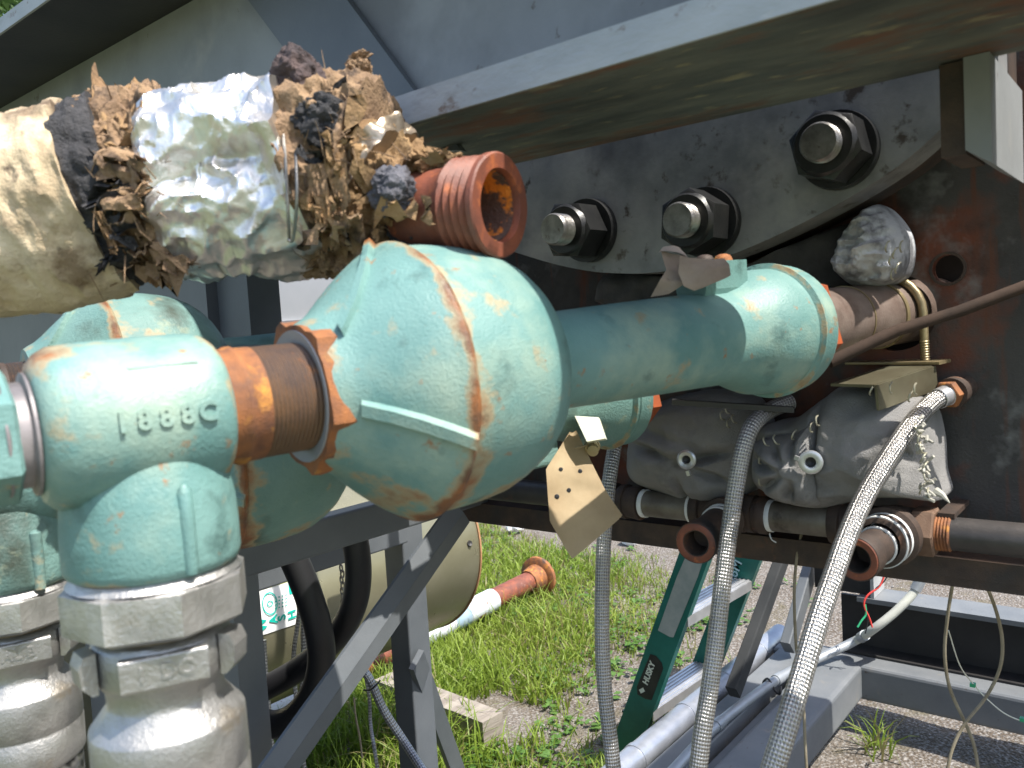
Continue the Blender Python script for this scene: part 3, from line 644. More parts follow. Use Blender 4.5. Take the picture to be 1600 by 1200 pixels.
# ------------------------------------------------------------------ insulated pipe, upper left
def dI(px): return float(np.interp(px, (-140, 50, 350, 480, 590, 640, 783), (.58, .595, .61, .605, .59, .58, .54)))
def ctr(px, py): return W(px, py, dI(px))
ipx = [-140, 50, 130, 220, 350, 460, 520, 590, 640]; ipy = [350, 337, 318, 290, 285, 277, 258, 262, 290]
def ipath(a, b, n, dy=0):
    out = []
    for k in range(n):
        x = a+(b-a)*k/(n-1); y = np.interp(x, ipx, ipy)+dy; out.append(ctr(x, y))
    return out
def Rpx(x, r): return r*dI(x)/F
ins = thing('insulated_pipe', 'pipe end in torn canvas, crumpled foil and charred fibre lagging', 'insulated pipe', ctr(350, 440))
def fold_(p, k=1.):
    q = (p[0]+.006*nz(p, 40, 3), p[1]+.006*nz(p, 40, 9), p[2]*1.5+.35*p[1]); v = 0
    for sc, am in ((13, .0105), (26, .0066), (54, .0030), (120, .0009)): v -= am*abs(nz(q, sc, sc))*2.2
    return (v+.009)*k
def mk(name, a, b, rfun, n, k, m_, disp, shade=True, dy=0, parent=ins, rust=None):
    m = MB(); P = ipath(a, b, k, dy); R = [Rpx(a+(b-a)*i/(k-1), rfun(i/(k-1))) for i in range(k)]
    sweep(m, P, R, n, True, disp, shade); return build(name, m, m_, parent)
def crump(amp, s, o=0.):
    def f(t, a, p):
        q = Vector((p[0]+.010*nz(p, 30, o), p[1]+.010*nz(p, 30, o+4), p[2]*1.25)); v = 0
        for sc, am in ((s, 1.), (s*2.1, .5), (s*4.3, .24)): v += am*(noise.voronoi(q*sc)[0][0]-.4)
        return -amp*v*1.6
    return f
def mk(name, a, b, rfun, n, k, m_, disp, shade=True, dy=0, parent=ins, rust=None):
    m = MB(); P = ipath(a, b, k, dy); R = [Rpx(a+(b-a)*i/(k-1), rfun(i/(k-1))) for i in range(k)]
    sweep(m, P, R, n, True, disp, shade); return build(name, m, m_, parent)
def crump(amp, s, o=0.):
    def f(t, a, p):
        v = 0; am = amp
        for i in range(3):
            v += am*(abs(nz(p, s*2**i, o+i*5))*2-.55); am *= .5
        return v
    return f
def rug(amp, s, o):
    def f(p):
        v = 0; am = 1
        for i in range(4): v += am*(.5-abs(nz((p[0], p[1], p[2]*.7), s*2**i, o+i*3.3))*2.2); am *= .55
        return amp*v*.7
    return f
mk('canvas_sleeve', -140, 160, lambda t: 154, 90, 60, CANVAS, lambda t, a, p: .004*fb(p, 26, 1)+rug(.0035, 70, 1)(p)-(.012*max(0, t-.9)*10*abs(nz(p, 40)) if t > .9 else 0))
mk('charred_gap', 146, 212, lambda t: 138+6*math.sin(t*3), 90, 24, SOOT, lambda t, a, p: .008*fb(p, 34, 4)+.003*nz(p, 150))
def torn(t, a, p): return rug(.016, 32, 8)(p)-.004
mk('torn_fibre', 182, 272, lambda t: 140+10*t, 170, 60, FIBRE, torn)
mk('foil_wrap', 258, 484, lambda t: 154+3*math.sin(t*6), 220, 150, FOIL, lambda t, a, p: fold_(p)-.01*max(0, .06-t)*10, True)
mk('foil_strip', 478, 512, lambda t: 157, 100, 14, mat('bright_foil_strip', (.85, .84, .82), (.6, .56, .5), 18, .3, .9, .001, 120), lambda t, a, p: fold_(p, .8))
mk('brown_wool', 505, 590, lambda t: 152-20*t, 170, 60, FIBRE, lambda t, a, p: rug(.013, 34, 3)(p)-.004)
mk('inner_wool', 575, 668, lambda t: 96-52*t**1.6, 150, 70, FIBREO, lambda t, a, p: rug(.016, 36, 6)(p), dy=32)
mk('silver_band', 590, 608, lambda t: 112-6*t, 90, 10, mat('dull_silver_band', (.34, .29, .23), (.2, .15, .1), 26, .35, .7, .001, 90), lambda t, a, p: crump(.010, 26, 3)(t, a, p), dy=24)
def fpt(x, y, dz=0.): # point on the camera side of the lagging
    d_ = dI(x); yc = np.interp(x, ipx, ipy); rr = 150*d_/F; h = min(1, abs(y-yc)/150); return W(x, y, d_-rr*math.sqrt(max(0, 1-h*h))*.95-dz)
def lump(name, c, r, sc, m_, amp, seed, n=64):
    m = MB(); vs = []; fs = []
    for i in range(n+1):
        th = math.pi*i/n
        for j in range(n):
            ph = 2*math.pi*j/n; dv = V(math.sin(th)*math.cos(ph), math.sin(th)*math.sin(ph), math.cos(th)); q = dv*r
            e = .95+amp*fb(q, .8/r, seed)-amp*.7*abs(nz(q, 2.6/r, seed))-amp*.35*abs(nz(q, 6/r, seed))+amp*.16*nz(q, 15/r, seed); vs.append(np.array(c)+q*e*np.array(sc))
    fs = [(i*n+j, (i+1)*n+j, (i+1)*n+(j+1) % n, i*n+(j+1) % n) for i in range(n) for j in range(n)]
    m.add(vs, fs, True); return build(name, m, m_, ins)
lump('charred_tuft', ctr(508, 150)+V(-.03, -.012, 0), .0225, (1, 1, 1.15), MAUVE, .35, 1)
lump('charred_tuft', fpt(505, 190, -.008), .021, (1, 1, 1.1), SOOT, .4, 2)
lump('charred_tuft', ctr(640, 312)+V(-.030, -.016, 0), .0165, (1, 1, 1), mat('charcoal_clump', (.06, .06, .07), (.13, .13, .15), 60, .95, 0, .003, 200), .35, 3)
lump('charred_tuft', ctr(655, 362), .024, (1.1, 1.1, .9), SOOT, .4, 5)
lump('orange_tuft', ctr(672, 262), .017, (1.2, 1.6, .8), FIBREO, .7, 4)
lump('orange_tuft', ctr(612, 300)+V(-.01, 0, 0), .024, (1, 1.1, 1), FIBREO, .6, 6)
lump('orange_tuft', ctr(700, 262), .012, (1.2, 1.5, .8), FIBREO, .8, 16)
lump('brown_tuft', ctr(562, 118), .0115, (1, 1, 1.1), FIBRE, .7, 7)
lump('brown_tuft', ctr(560, 95), .008, (1, 1.6, .8), FIBRE, .7, 8)
lump('brown_tuft', ctr(520, 385), .030, (1, 1.2, .9), FIBRE, .6, 9)
lump('brown_tuft', ctr(585, 375), .026, (1, 1.2, .9), FIBRE, .6, 19)
# torn flaps: crumpled sheets standing out of the lagging
def flap(pts, m_, seed, thick=.0016, name='torn_flap', curl=.008, n=16):
    """pts: 4 corners (root a, root b, tip b, tip a)"""
    a, b, c, d_ = [np.array(q) for q in pts]; m = MB(); vs = []; nn = _n(np.cross(b-a, d_-a))
    for i in range(n+1):
        for j in range(n+1):
            s_, t_ = i/n, j/n; jag = .22*nz((s_*4, seed, 0), 1.7)+.12*nz((s_*11, seed, 2), 2.3)
            t2 = t_*(1+jag*t_); p = (a*(1-s_)+b*s_)*(1-t2)+(d_*(1-s_)+c*s_)*t2
            vs.append(p+nn*(curl*fb((s_*2.2, t_*2.2, seed), 1.3, seed)+curl*.8*math.sin(t_*2.6)))
    k = n+1; N0 = len(vs); vs += [v-nn*thick for v in vs]
    fs = [(i*k+j, (i+1)*k+j, (i+1)*k+j+1, i*k+j+1) for i in range(n) for j in range(n)]
    fs += [tuple(N0+q for q in f[::-1]) for f in fs]
    for i in range(n):
        fs += [(i*k, N0+i*k, N0+(i+1)*k, (i+1)*k)[::-1], (i*k+n, (i+1)*k+n, N0+(i+1)*k+n, N0+i*k+n)[::-1], (i, i+1, N0+i+1, N0+i)[::-1], (n*k+i, N0+n*k+i, N0+n*k+i+1, n*k+i+1)[::-1]]
    m.add(vs, fs, True); return build(name, m, m_, ins)
flap([fpt(152, 200), fpt(205, 215), ctr(186, 152), ctr(150, 112)], FIBREO, 1, curl=.006)
flap([fpt(190, 205), fpt(240, 190), ctr(236, 132), ctr(198, 136)], FIBREO, 2, curl=.006)
flap([fpt(152, 262, .004), fpt(178, 190, .004), fpt(232, 225, .012), fpt(205, 290, .014)], FIBRE, 3)
flap([fpt(160, 330, .004), fpt(165, 250, .004), fpt(225, 270, .012), fpt(212, 322, .016)], FIBRE, 4)
flap([fpt(160, 360, .004), fpt(205, 330, .006), fpt(262, 420, .008), fpt(240, 440, .006)], FIBRE, 5)
flap([fpt(145, 330, .004), fpt(160, 330, .004), fpt(184, 392, .012), fpt(172, 396, .012)], FIBREO, 6, curl=.004)
flap([fpt(200, 400, .002), fpt(230, 380, .002), fpt(292, 440, .003), fpt(262, 450, .0)], FIBRE, 15)
flap([fpt(505, 250, .004), fpt(528, 160, .004), fpt(548, 300, .010), fpt(535, 330, .008)], FIBREO, 7, curl=.004)
flap([fpt(478, 260, .004), fpt(505, 255, .004), fpt(520, 350, .01), fpt(490, 340, .008)], FIBRE, 8, curl=.004)
flap([fpt(500, 350, .004), fpt(560, 330, .004), fpt(575, 400, .01), fpt(520, 410, .01)], FIBRE, 9)
flap([ctr(566, 260), ctr(590, 270), ctr(584, 122), ctr(566, 128)], mat('pale_torn_foil', (.6, .52, .44), (.35, .26, .2), 30, .4, .6, .001, 120), 10, curl=.008)
flap([ctr(590, 240), ctr(596, 205), ctr(632, 232), ctr(630, 262)], FIBREO, 11, curl=.012)
flap([ctr(560, 250)+V(-.03, 0, 0), ctr(640, 262)+V(-.03, 0, 0), ctr(640, 300)+V(-.04, 0, 0), ctr(575, 310)+V(-.05, 0, 0)], FIBREO, 12, curl=.010)
flap([ctr(585, 330)+V(-.05, 0, 0), ctr(620, 320)+V(-.04, 0, 0), ctr(612, 385)+V(-.04, 0, 0), ctr(588, 395)+V(-.05, 0, 0)], FIBREO, 13, curl=.008)
flap([ctr(640, 265), ctr(690, 285), ctr(706, 250), ctr(655, 245)], FIBREO, 14, curl=.012)
flap([ctr(545, 150), ctr(575, 165), ctr(583, 115), ctr(556, 108)], FIBRE, 17, curl=.008)
# loose fibres
m = MB(); random.seed(3)
for _ in range(110):
    x = random.choice((random.uniform(135, 250), random.uniform(470, 680), random.uniform(470, 600))); a_ = random.uniform(-1.1, 1.1)
    p = fpt(x, np.interp(x, ipx, ipy)+130*a_, .004) if x < 560 else ctr(x, 300+50*a_)+V(-.03, -.01, 0)
    e = rng.normal(0, .011, 3); sweep(m, [p, p+e*.6, p+e+rng.normal(0, .003, 3)], [.0005, .0004, .00015], 4)
o = build('loose_fibres', m, FIBRE, ins); o['kind'] = 'stuff'
def rags(name, mt, zones, count, size, seed):
    random.seed(seed); m = MB()
    for _ in range(count):
        x0, x1, lo, hi = random.choice(zones); x = random.uniform(x0, x1); y = random.uniform(lo, hi); p = fpt(x, y, random.uniform(-.002, .008)) if x < 565 else W(x, y, dI(x)-.035-random.uniform(0, .02))
        A = _n(np.array([random.gauss(0, 1) for _ in range(3)])); Bv = _n(np.cross(A, [random.gauss(0, 1) for _ in range(3)])); sz = size*random.uniform(.4, 1.3); w_ = sz*random.uniform(.12, .4); n = 5; vs = []
        for i in range(n):
            for j in range(n):
                u_ = i/(n-1)-.5; v_ = j/(n-1)-.5; q = p+A*u_*sz+Bv*v_*w_*(1.1-abs(u_)*1.4); q = q+np.cross(A, Bv)*sz*.5*fb((u_*3, v_*3, _*1.3), 1.1, seed)+rng.normal(0, sz*.04, 3); vs.append(q)
        m.add(vs, [(i*n+j, (i+1)*n+j, (i+1)*n+j+1, i*n+j+1) for i in range(n-1) for j in range(n-1)], True)
    o = build(name, m, mt, ins); o['kind'] = 'stuff'
rags('brown_rags', FIBRE, [(150, 240, 170, 440), (485, 570, 200, 430), (230, 300, 400, 440)], 16, .03, 21)
rags('orange_rags', FIBREO, [(160, 240, 140, 260), (515, 570, 160, 340), (590, 700, 240, 330), (585, 640, 280, 380)], 22, .024, 22)
rags('black_rags', SOOT, [(130, 185, 210, 430), (480, 550, 130, 250), (150, 215, 300, 440)], 14, .022, 23)
m = MB(); sweep(m, smoothpath([fpt(440, 190, .006), fpt(446, 250, .006), fpt(450, 330, .007), fpt(452, 372, .007)]), .0011, 8)
sweep(m, smoothpath([fpt(462, 240, .008), fpt(464, 310, .009), fpt(458, 372, .009), fpt(450, 375, .008)]), .0011, 8); build('tie_wire', m, STUD, ins)
# the bare rusty end
e0 = ctr(640, 330); e1 = ctr(783, 321); dE = _n(e1-e0); Le = np.linalg.norm(e1-e0); R0 = .0332
pr = [(0, .027), (Le*.42, .0278), (Le*.52, .028), (Le*.56, .0305)]
k = 0; t = Le*.58
while t < Le*.93:
    pr.append((t, R0 if k % 2 else R0-.0026)); t += .0030; k += 1
pr += [(Le*.94, R0+.0012), (Le*.985, R0+.0012), (Le, R0), (Le, .0242), (Le-.004, .0232), (Le*.6, .022), (Le*.3, .0205), (Le*.3, 0)]
m = MB(); lathe(m, e0, dE, pr, 64, disp=lambda t, a, p: .0005*nz(p, 80)); build('threaded_end', m, REDR, ins)
m = MB(); lathe(m, e0, dE, [(Le*.35, .0215), (Le-.006, .0226), (Le-.0045, .0229)], 48, disp=lambda t, a, p: .0009*nz(p, 120)-.0004); build('orange_bore_scale', m, mat('vivid_orange_scale', (.62, .2, .02), (.08, .05, .04), 45, .8, 0, .0015, 300, contrast=(.47, .53)), ins)

# ------------------------------------------------------------------ bottom manifold
man = thing('pipe_manifold', 'rusty pipe run along the wall foot with couplings, tees and open ends', 'pipe', (.93, .3, .945))
XM, ZM = .93, .962
def my(px, dy=0): return PX(px, 800, XM)[1]
def seg(name, xa, xb, r, m_, n=32, parent=man, prof=None):
    m = MB(); a = V(XM, my(xa), ZM); b = V(XM, my(xb), ZM); L_ = np.linalg.norm(b-a)
    lathe(m, a, b-a, [(0, 0), (0, r)]+[(L_*q, r*k) for q, k in (prof or ())]+[(L_, r), (L_, 0)], n); return build(name, m, m_, parent)
seg('long_pipe', 560, 950, .0172, BPIPE)
seg('coupling', 940, 966, .0225, DRUST, prof=((.08, 1.06), (.3, 1.06), (.32, .95), (.7, .95), (.72, 1.06), (.95, 1.06)))
seg('coupling', 972, 1004, .0215, DRUST, prof=((.08, 1.06), (.35, 1.06), (.37, .95), (.95, 1.05)))
seg('stained_nipple', 1003, 1092, .0168, GALV)
seg('seal_tape', 1006, 1012, .0185, TAPE); seg('seal_tape', 1080, 1086, .0185, TAPE)
seg('tee_body', 1086, 1168, .0215, DRUST, prof=((.05, 1.08), (.18, 1.08), (.2, .92), (.8, .92), (.82, 1.08), (.95, 1.08)))
seg('coupling', 1168, 1202, .021, DRUST, prof=((.1, 1.07), (.4, 1.07), (.42, .95), (.6, .95), (.62, 1.07), (.9, 1.07)))
seg('seal_tape', 1202, 1209, .0188, TAPE)
seg('stained_nipple', 1206, 1305, .0178, GALV)
seg('tee_body', 1300, 1430, .0235, DRUST, prof=((.04, 1.06), (.14, 1.06), (.16, .93), (.8, .93), (.82, 1.0), (.95, 1.0)))
m = MB(); a = V(XM, my(1428), ZM); hexa(m, a, (0, -1, 0), .027, 0, .022); build('union_hex', m, mat('tan_brown_rust', (.19, .12, .08), (.12, .065, .04), 40, .7, .1, .0005, 500), man)
m = MB(); b = V(XM, my(1462), ZM); pr = [(0, 0), (0, .0195)]
for i in range(10): pr.append((.0015*i, .0192 if i % 2 else .0180))
pr += [(.0155, .0172)]; lathe(m, b, (0, -1, 0), pr, 32); build('orange_thread', m, ORANGE, man)
seg('black_pipe', 1474, 1800, .0172, BPIPE)
m = MB(); sweep(m, smoothpath([V(XM, my(1200), ZM-.018), V(XM-.003, my(1205), ZM-.027), V(XM-.002, my(1212), ZM-.031)]), .0008, 6); build('tape_tail', m, TAPE, man)
def stub(px, py, d_, base_px, r, label_m, tapes, L0):
    E_ = W(px, py, d_); P_ = V(XM, my(base_px), ZM-.002); dv = _n(E_-P_); L_ = np.linalg.norm(E_-P_)
    m = MB(); lathe(m, P_, dv, [(0, r*.8), (.02, r*1.1), (.022, r*1.12), (.030, r*1.12), (.031, r*.82), (L_-.022, r*.82), (L_-.021, r*.96), (L_-.0015, r), (L_, r*.97), (L_, r*.60), (L_-.003, r*.55), (L_-.03, r*.53), (L_-.03, 0)], 44)
    o = build('open_branch', m, label_m, man)
    for t in tapes:
        m = MB(); lathe(m, P_, dv, [(t, r*.83), (t, r*.9), (t+.0035, r*.9), (t+.0035, r*.83)], 40); build('seal_tape', m, TAPE, o)
    m = MB(); lathe(m, P_, dv, [(L_-.0008, r*.6), (L_+.0006, r*.66), (L_+.0008, r*.9), (L_-.0008, r*.985)], 40); build('rusty_rim', m, REDR, o)
stub(1087, 849, .90, 1140, .0232, DRUST, (.034, .045), 0)
stub(1338, 874, .80, 1405, .0222, DRUST, (.038, .064), 0)
# big second fitting ring behind the right stub
m = MB(); P_ = V(XM, my(1405), ZM); E_ = W(1338, 874, .80); dv = _n(E_-P_); lathe(m, P_, dv, [(.0, .026), (.022, .028), (.024, .0315), (.036, .0315), (.038, .027), (.058, .026), (.060, .021)], 44); build('reducer', m, DRUST, man)
for t_ in (.0395, .052):
    m = MB(); lathe(m, P_, dv, [(t_, .024), (t_, .0272), (t_+.0045, .0272), (t_+.0045, .024)], 40); build('seal_tape', m, TAPE, man)
# pipe hangers to the wall
for px in (700, 1480):
    m = MB(); y = my(px); box(m, (XM-.006, y-.008, ZM+.017), (XW-.001, y+.008, ZM+.022)); build('hanger_strap', m, DRUST, man)

# ------------------------------------------------------------------ cloth jackets
def polar(outline, X, bulge, seed, back, rings=26, nseg=120, power=2.2, wr=.006, folds=(), fq=1.):
    P = [PX(x, y, X) for x, y in outline]; P = smoothpath(P+[P[0]], 5)[:-1]
    # resample evenly
    Ls = [0]
    for i in range(len(P)): Ls.append(Ls[-1]+np.linalg.norm(P[(i+1) % len(P)]-P[i]))
    Q = []
    for k in range(nseg):
        t = Ls[-1]*k/nseg; i = np.searchsorted(Ls, t, side='right')-1; f = (t-Ls[i])/max(1e-9, Ls[i+1]-Ls[i]); Q.append(P[i % len(P)]*(1-f)+P[(i+1) % len(P)]*f)
    c = sum(Q)/nseg; vs = [c+V(-bulge, 0, 0)]; 
    def off(p, s_):
        h = bulge*(1-s_**power)**.6 if s_ < 1 else 0
        wv = wr*fb((0, p[1], p[2]), 14*fq, seed)+.45*wr*(1-2*abs(nz((0, p[1]*.6, p[2]*1.5), 24*fq, seed+3)))
        for (fy, fz, dy, dz, ww, dep) in folds:
            r_ = V(p[1]-fy, p[2]-fz); L2 = math.hypot(dy, dz); t_ = (r_[0]*dy+r_[1]*dz)/L2; q = (r_[0]*dz-r_[1]*dy)/L2
            if -.1*L2 < t_ < L2*1.05: wv -= 2.0*dep*math.exp(-(q/ww)**2)*min(1, max(0, 1-abs(t_/L2-.5)*1.6))
        return V(-(h+wv*(1-s_**8*.6)), 0, 0)
    vs = [c+off(c, 0)]
    for r in range(1, rings+1):
        s_ = (r/rings)
        for k in range(nseg):
            p = c+(Q[k]-c)*s_; vs.append(p+off(p, s_)+(V(0, .0015*nz(p, 60, 2), .0015*nz(p, 70, 4)) if r == rings else 0))
    N0 = len(vs)
    for k in range(nseg): q = Q[k]; vs.append(V(back, q[1], q[2]))
    fs = [(0, 1+k, 1+(k+1) % nseg) for k in range(nseg)]
    for r in range(rings-1):
        for k in range(nseg): a_ = 1+r*nseg+k; b_ = 1+r*nseg+(k+1) % nseg; fs.append((a_, a_+nseg, b_+nseg, b_))
    for k in range(nseg): a_ = 1+(rings-1)*nseg+k; b_ = 1+(rings-1)*nseg+(k+1) % nseg; fs.append((a_, N0+k, N0+(k+1) % nseg, b_))
    fs.append(tuple(N0+k for k in range(nseg)))
    m = MB(); m.add(vs, fs, True); return m, Q
def washer(px, py, X, r, root, tailpx):
    P = PX(px, py, X); m = MB(); dv = _n(V(-1, -.18, 0)); lathe(m, P, dv, [(-.001, r*.42), (0, r*.40), (.002, r*.46), (.0032, r*.8), (.002, r), (0, r), (-.001, r)], 32); o = build('dished_washer', m, ALST, root)
    m = MB(); T = PX(*tailpx, X-.003); bar(m, P+(T-P)*.85+V(-.002, 0, 0), T+(T-P)*.25, .0045, .003, (1, 0, 0)); build('pin_tail', m, ALST, o)
    m = MB(); lathe(m, P, dv, [(-.004, 0), (-.002, r*.42), (0.0005, r*.40)], 24); build('pin_hole', m, BLACKS, o)
def stitches(name, pts, X, root, ln=.008, th=.0009):
    m = MB(); P = [PX(x, y, X) for x, y in pts]
    for i, p in enumerate(P):
        a = random.uniform(-.5, .5); e = V(0, math.sin(a)*ln*.5, math.cos(a)*ln*.5); sweep(m, smoothpath([p-e+V(.004, 0, 0), p-e*.6+V(-.003, 0, 0), p+e*.6+V(-.003, 0, 0), p+e+V(.004, 0, 0)], 3), th, 6)
    o = build(name, m, mat('steel_lacing', (.5, .48, .36), (.36, .34, .26), 40, .4, .5), root); o['kind'] = 'stuff'
def fy(x, y, X=.93): q = PX(x, y, X); return q[1], q[2]
def fold(x0, y0, x1, y1, w_, dep): a, b = fy(x0, y0), fy(x1, y1); return (a[0], a[1], b[0]-a[0], b[1]-a[1], w_, dep)
j1 = thing('insulation_jacket', 'left grey cloth jacket with a round washer, just above the manifold', 'insulation jacket', PX(1080, 780, .93), 'grey cloth jackets')
m, Q = polar([(985, 690), (1000, 655), (1040, 625), (1100, 612), (1160, 620), (1190, 660), (1188, 720), (1178, 765), (1120, 785), (1050, 775), (1000, 755), (984, 735)], .945, .055, 1, .985, folds=[fold(1000, 690, 1075, 712, .006, .012), fold(1070, 720, 1160, 700, .006, .012), fold(1075, 740, 1080, 790, .005, .01), fold(1090, 720, 1170, 765, .005, .009), fold(995, 665, 1100, 690, .007, .008)], wr=.010)
build('cloth_cover', m, CLOTH, j1); washer(1073, 718, .878, .0116, j1, (1076, 738))
stitches('lacing', [(1136, 640), (1146, 655), (1138, 662), (1128, 650)], .885, j1, .01)
j2 = thing('insulation_jacket', 'right grey cloth jacket laced along its frayed right edge', 'insulation jacket', PX(1330, 785, .93), 'grey cloth jackets')
m, Q = polar([(1180, 700), (1178, 740), (1190, 762), (1240, 785), (1290, 792), (1340, 782), (1380, 776), (1440, 776), (1474, 780), (1466, 740), (1463, 690), (1450, 640), (1425, 606), (1380, 598), (1320, 602), (1285, 625), (1240, 655), (1195, 665)], .94, .075, 5, .985, rings=34, nseg=160, folds=[fold(1295, 610, 1290, 780, .005, .012), fold(1195, 755, 1240, 715, .005, .01), fold(1225, 770, 1275, 740, .005, .01), fold(1185, 690, 1280, 672, .007, .012), fold(1410, 680, 1440, 720, .006, .008), fold(1440, 640, 1462, 760, .004, .008)], wr=.010)
build('cloth_cover', m, CLOTH, j2); washer(1267, 722, .862, .0125, j2, (1247, 716))
m = MB()
stitches('lacing', [(1188, 718), (1196, 690), (1212, 688), (1240, 680), (1268, 668), (1277, 658), (1434, 670), (1436, 686), (1440, 700), (1442, 716), (1444, 730), (1446, 745), (1440, 765), (1452, 772), (1188, 752), (1430, 608), (1392, 606), (1362, 610), (1422, 620)], .868, j2, .011)
m = MB(); random.seed(4)
for k in range(22):
    t = k/21; x = 1436+12*math.sin(k*1.3)*.4+14*t; y = 655+125*t; p = PX(x, y, .875-.01*math.sin(k)); sweep(m, smoothpath([p, p+rng.normal(0, .003, 3)+V(-.002, 0, 0), p+rng.normal(0, .004, 3)], 3), .0016, 6)
p = PX(1462, 768, .88); q = PX(1484, 786, .875); sweep(m, [p, (p+q)/2+V(0, 0, .002), q], [.005, .003, .0005], 8); o = build('frayed_edge', m, mat('frayed_cloth', (.42, .41, .36), (.3, .29, .25), 60, .9), j2); o['kind'] = 'stuff'
m, Q = polar([(1182, 690), (1205, 682), (1240, 674), (1268, 660), (1283, 652), (1292, 700), (1291, 782), (1240, 787), (1195, 766), (1180, 735)], .905, .045, 15, .935, folds=[fold(1190, 705, 1250, 722, .005, .012), fold(1200, 760, 1255, 728, .005, .012), fold(1255, 780, 1268, 735, .005, .010), fold(1262, 662, 1268, 712, .005, .010), fold(1225, 680, 1258, 712, .005, .009)], wr=.008)
build('cloth_flap', m, CLOTH, j2)
j3 = thing('insulation_jacket', 'crumpled silvery jacket end under the bolted plate, sunlit at its tip', 'insulation jacket', PX(1380, 440, .93), 'grey cloth jackets')
m, Q = polar([(1318, 420), (1322, 380), (1345, 340), (1370, 320), (1392, 332), (1414, 362), (1420, 395), (1412, 430), (1384, 446), (1340, 448)], .955, .06, 9, .985, wr=.020, power=4, fq=2.6, rings=40, nseg=150)
build('silver_cover', m, SILVER, j3)
stitches('lacing', [(1386, 385), (1398, 395), (1408, 385), (1392, 405), (1402, 418), (1394, 428)], .885, j3, .011)
# dark end of the silvery jacket; its shade is put into the cloth colour
j4 = thing('insulation_jacket', 'near-black jacket end, shade put into its colour, between the front valve and the curved plate', 'insulation jacket', PX(960, 480, .93), 'grey cloth jackets')
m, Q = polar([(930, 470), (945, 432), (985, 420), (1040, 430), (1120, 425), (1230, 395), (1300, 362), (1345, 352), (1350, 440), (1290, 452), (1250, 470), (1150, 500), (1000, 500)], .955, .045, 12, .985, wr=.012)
build('dark_cover', m, mat('shaded_cloth', (.035, .035, .036), (.075, .072, .07), 18, .8, 0, .002, 80), j4)
# clip plate under the front collar
m = MB(); a = W(1050, 628, .93); b = W(1240, 640, .9); bar(m, a, b, .012, .006, (0, 0, 1)); o = build('dirty_bracket_rail', m, BLACKS); tag(o, 'thin black rail in the gloom under the front valve collar', 'bracket')

# ------------------------------------------------------------------ U-bolt clamp, bracket, diagonal rod
cl = thing('pipe_clamp', 'yellowish U-bolt clamp with threaded leg round the brown supply pipe', 'pipe clamp', W(1420, 570, .9))
cc = ax1(1385); dC, sC, uC = frame(v1[3]); pts = []
for k in range(15):
    a = math.radians(205-k*14.5); pts.append(cc+sC*-.0405*math.cos(a)*-1+uC*.0405*math.sin(a))
ptsR = [p for p in pts]
leg = W(1420, 520, .915); lowr = W(1436, 612, .905)
tocc = _n(CAM-cc); side = _n(tocc-dC*tocc.dot(dC)); side = _n(side-V(0, 0, 1)*side[2]); 
pts = [cc-side*.041+uC*(-.02)]+[cc+(-side*math.cos(a)+uC*math.sin(a))*.041 for a in [math.radians(q) for q in range(0, 181, 15)]]+[cc+side*.041-uC*.03, cc+side*.041-uC*.056]
m = MB(); sweep(m, pts, .0046, 14); build('u_bolt', m, YELL, cl)
m = MB(); A = cc+side*.041-uC*.030; pr = [(0, .0042)]+[(.0014*i, .0052 if i % 2 else .0040) for i in range(1, 34)]; lathe(m, A, -uC, pr, 16); build('threaded_leg', m, YELL, cl)
m = MB(); Bq = cc-uC*.054; 
bl = [(-.075, -.012), (-.03, .0), (-.022, .0), (-.016, -.0), (.0, 0)]
bar(m, Bq-side*.045, Bq+side*.062, .028, .0035, uC, .001); build('clamp_saddle', m, YELL, cl)
m = MB(); bar(m, cc-dC*.115-uC*.066+side*.02, cc-dC*.01-uC*.058+side*.03, .05, .003, uC); bar(m, cc-dC*.115-uC*.078+side*.046, cc-dC*.01-uC*.070+side*.056, .003, .026, uC); build('channel_bracket', m, mat('dull_brass_channel', (.16, .15, .10), (.11, .095, .06), 20, .4, .4), cl)
m = MB(); hexa(m, A-uC*.028, -uC, .0085, 0, .008); build('hex_nut', m, YELL, cl)
m = MB(); a = W(1296, 566, .80); b = W(1400, 517, .80); c = W(1500, 486, .79); e = W(1700, 410, .77)
sweep(m, [a, b, c, e], .0058, 20); o = build('diagonal_rod', m, mat('shaded_brown_rod', (.035, .025, .02), (.06, .04, .03), 30, .9, spec=.2)); tag(o, 'rusty rod with shade darkening its colour, crossing diagonally in front of the pipe clamp', 'rod')  # the shade on the rod is put into its brown

# ------------------------------------------------------------------ braided hoses hanging in front
def hose(pts, r, label, m_=BR1, group='steel braided hoses hanging from the wall', name='braided_hose', n=24, **k):
    P = smoothpath([W(*q) for q in pts], 6); m = MB(); R = r if not isinstance(r, tuple) else list(np.linspace(r[0], r[1], len(P)))
    root = thing(name, label, 'hose', P[-1], group); sweep(m, P, R, n); build('braid', m, m_, root); return root, P
h1, P1_ = hose([(985, 590, 1.03), (972, 640, 1.03), (960, 700, 1.0), (951, 760, .98), (944, 840, .97), (941, 920, .96), (941, 1000, .95), (945, 1080, .94), (954, 1160, .93), (965, 1260, .92)], .0086, 'left braided steel hose hanging straight down past the paper tag')
h2, P2_ = hose([(1235, 628, .93), (1205, 640, .92), (1178, 662, .90), (1162, 700, .89), (1150, 760, .885), (1138, 840, .88), (1128, 920, .87), (1119, 1000, .86), (1108, 1080, .85), (1097, 1150, .84), (1085, 1260, .83)], .0092, 'middle braided steel hose arching out above the small open pipe end')
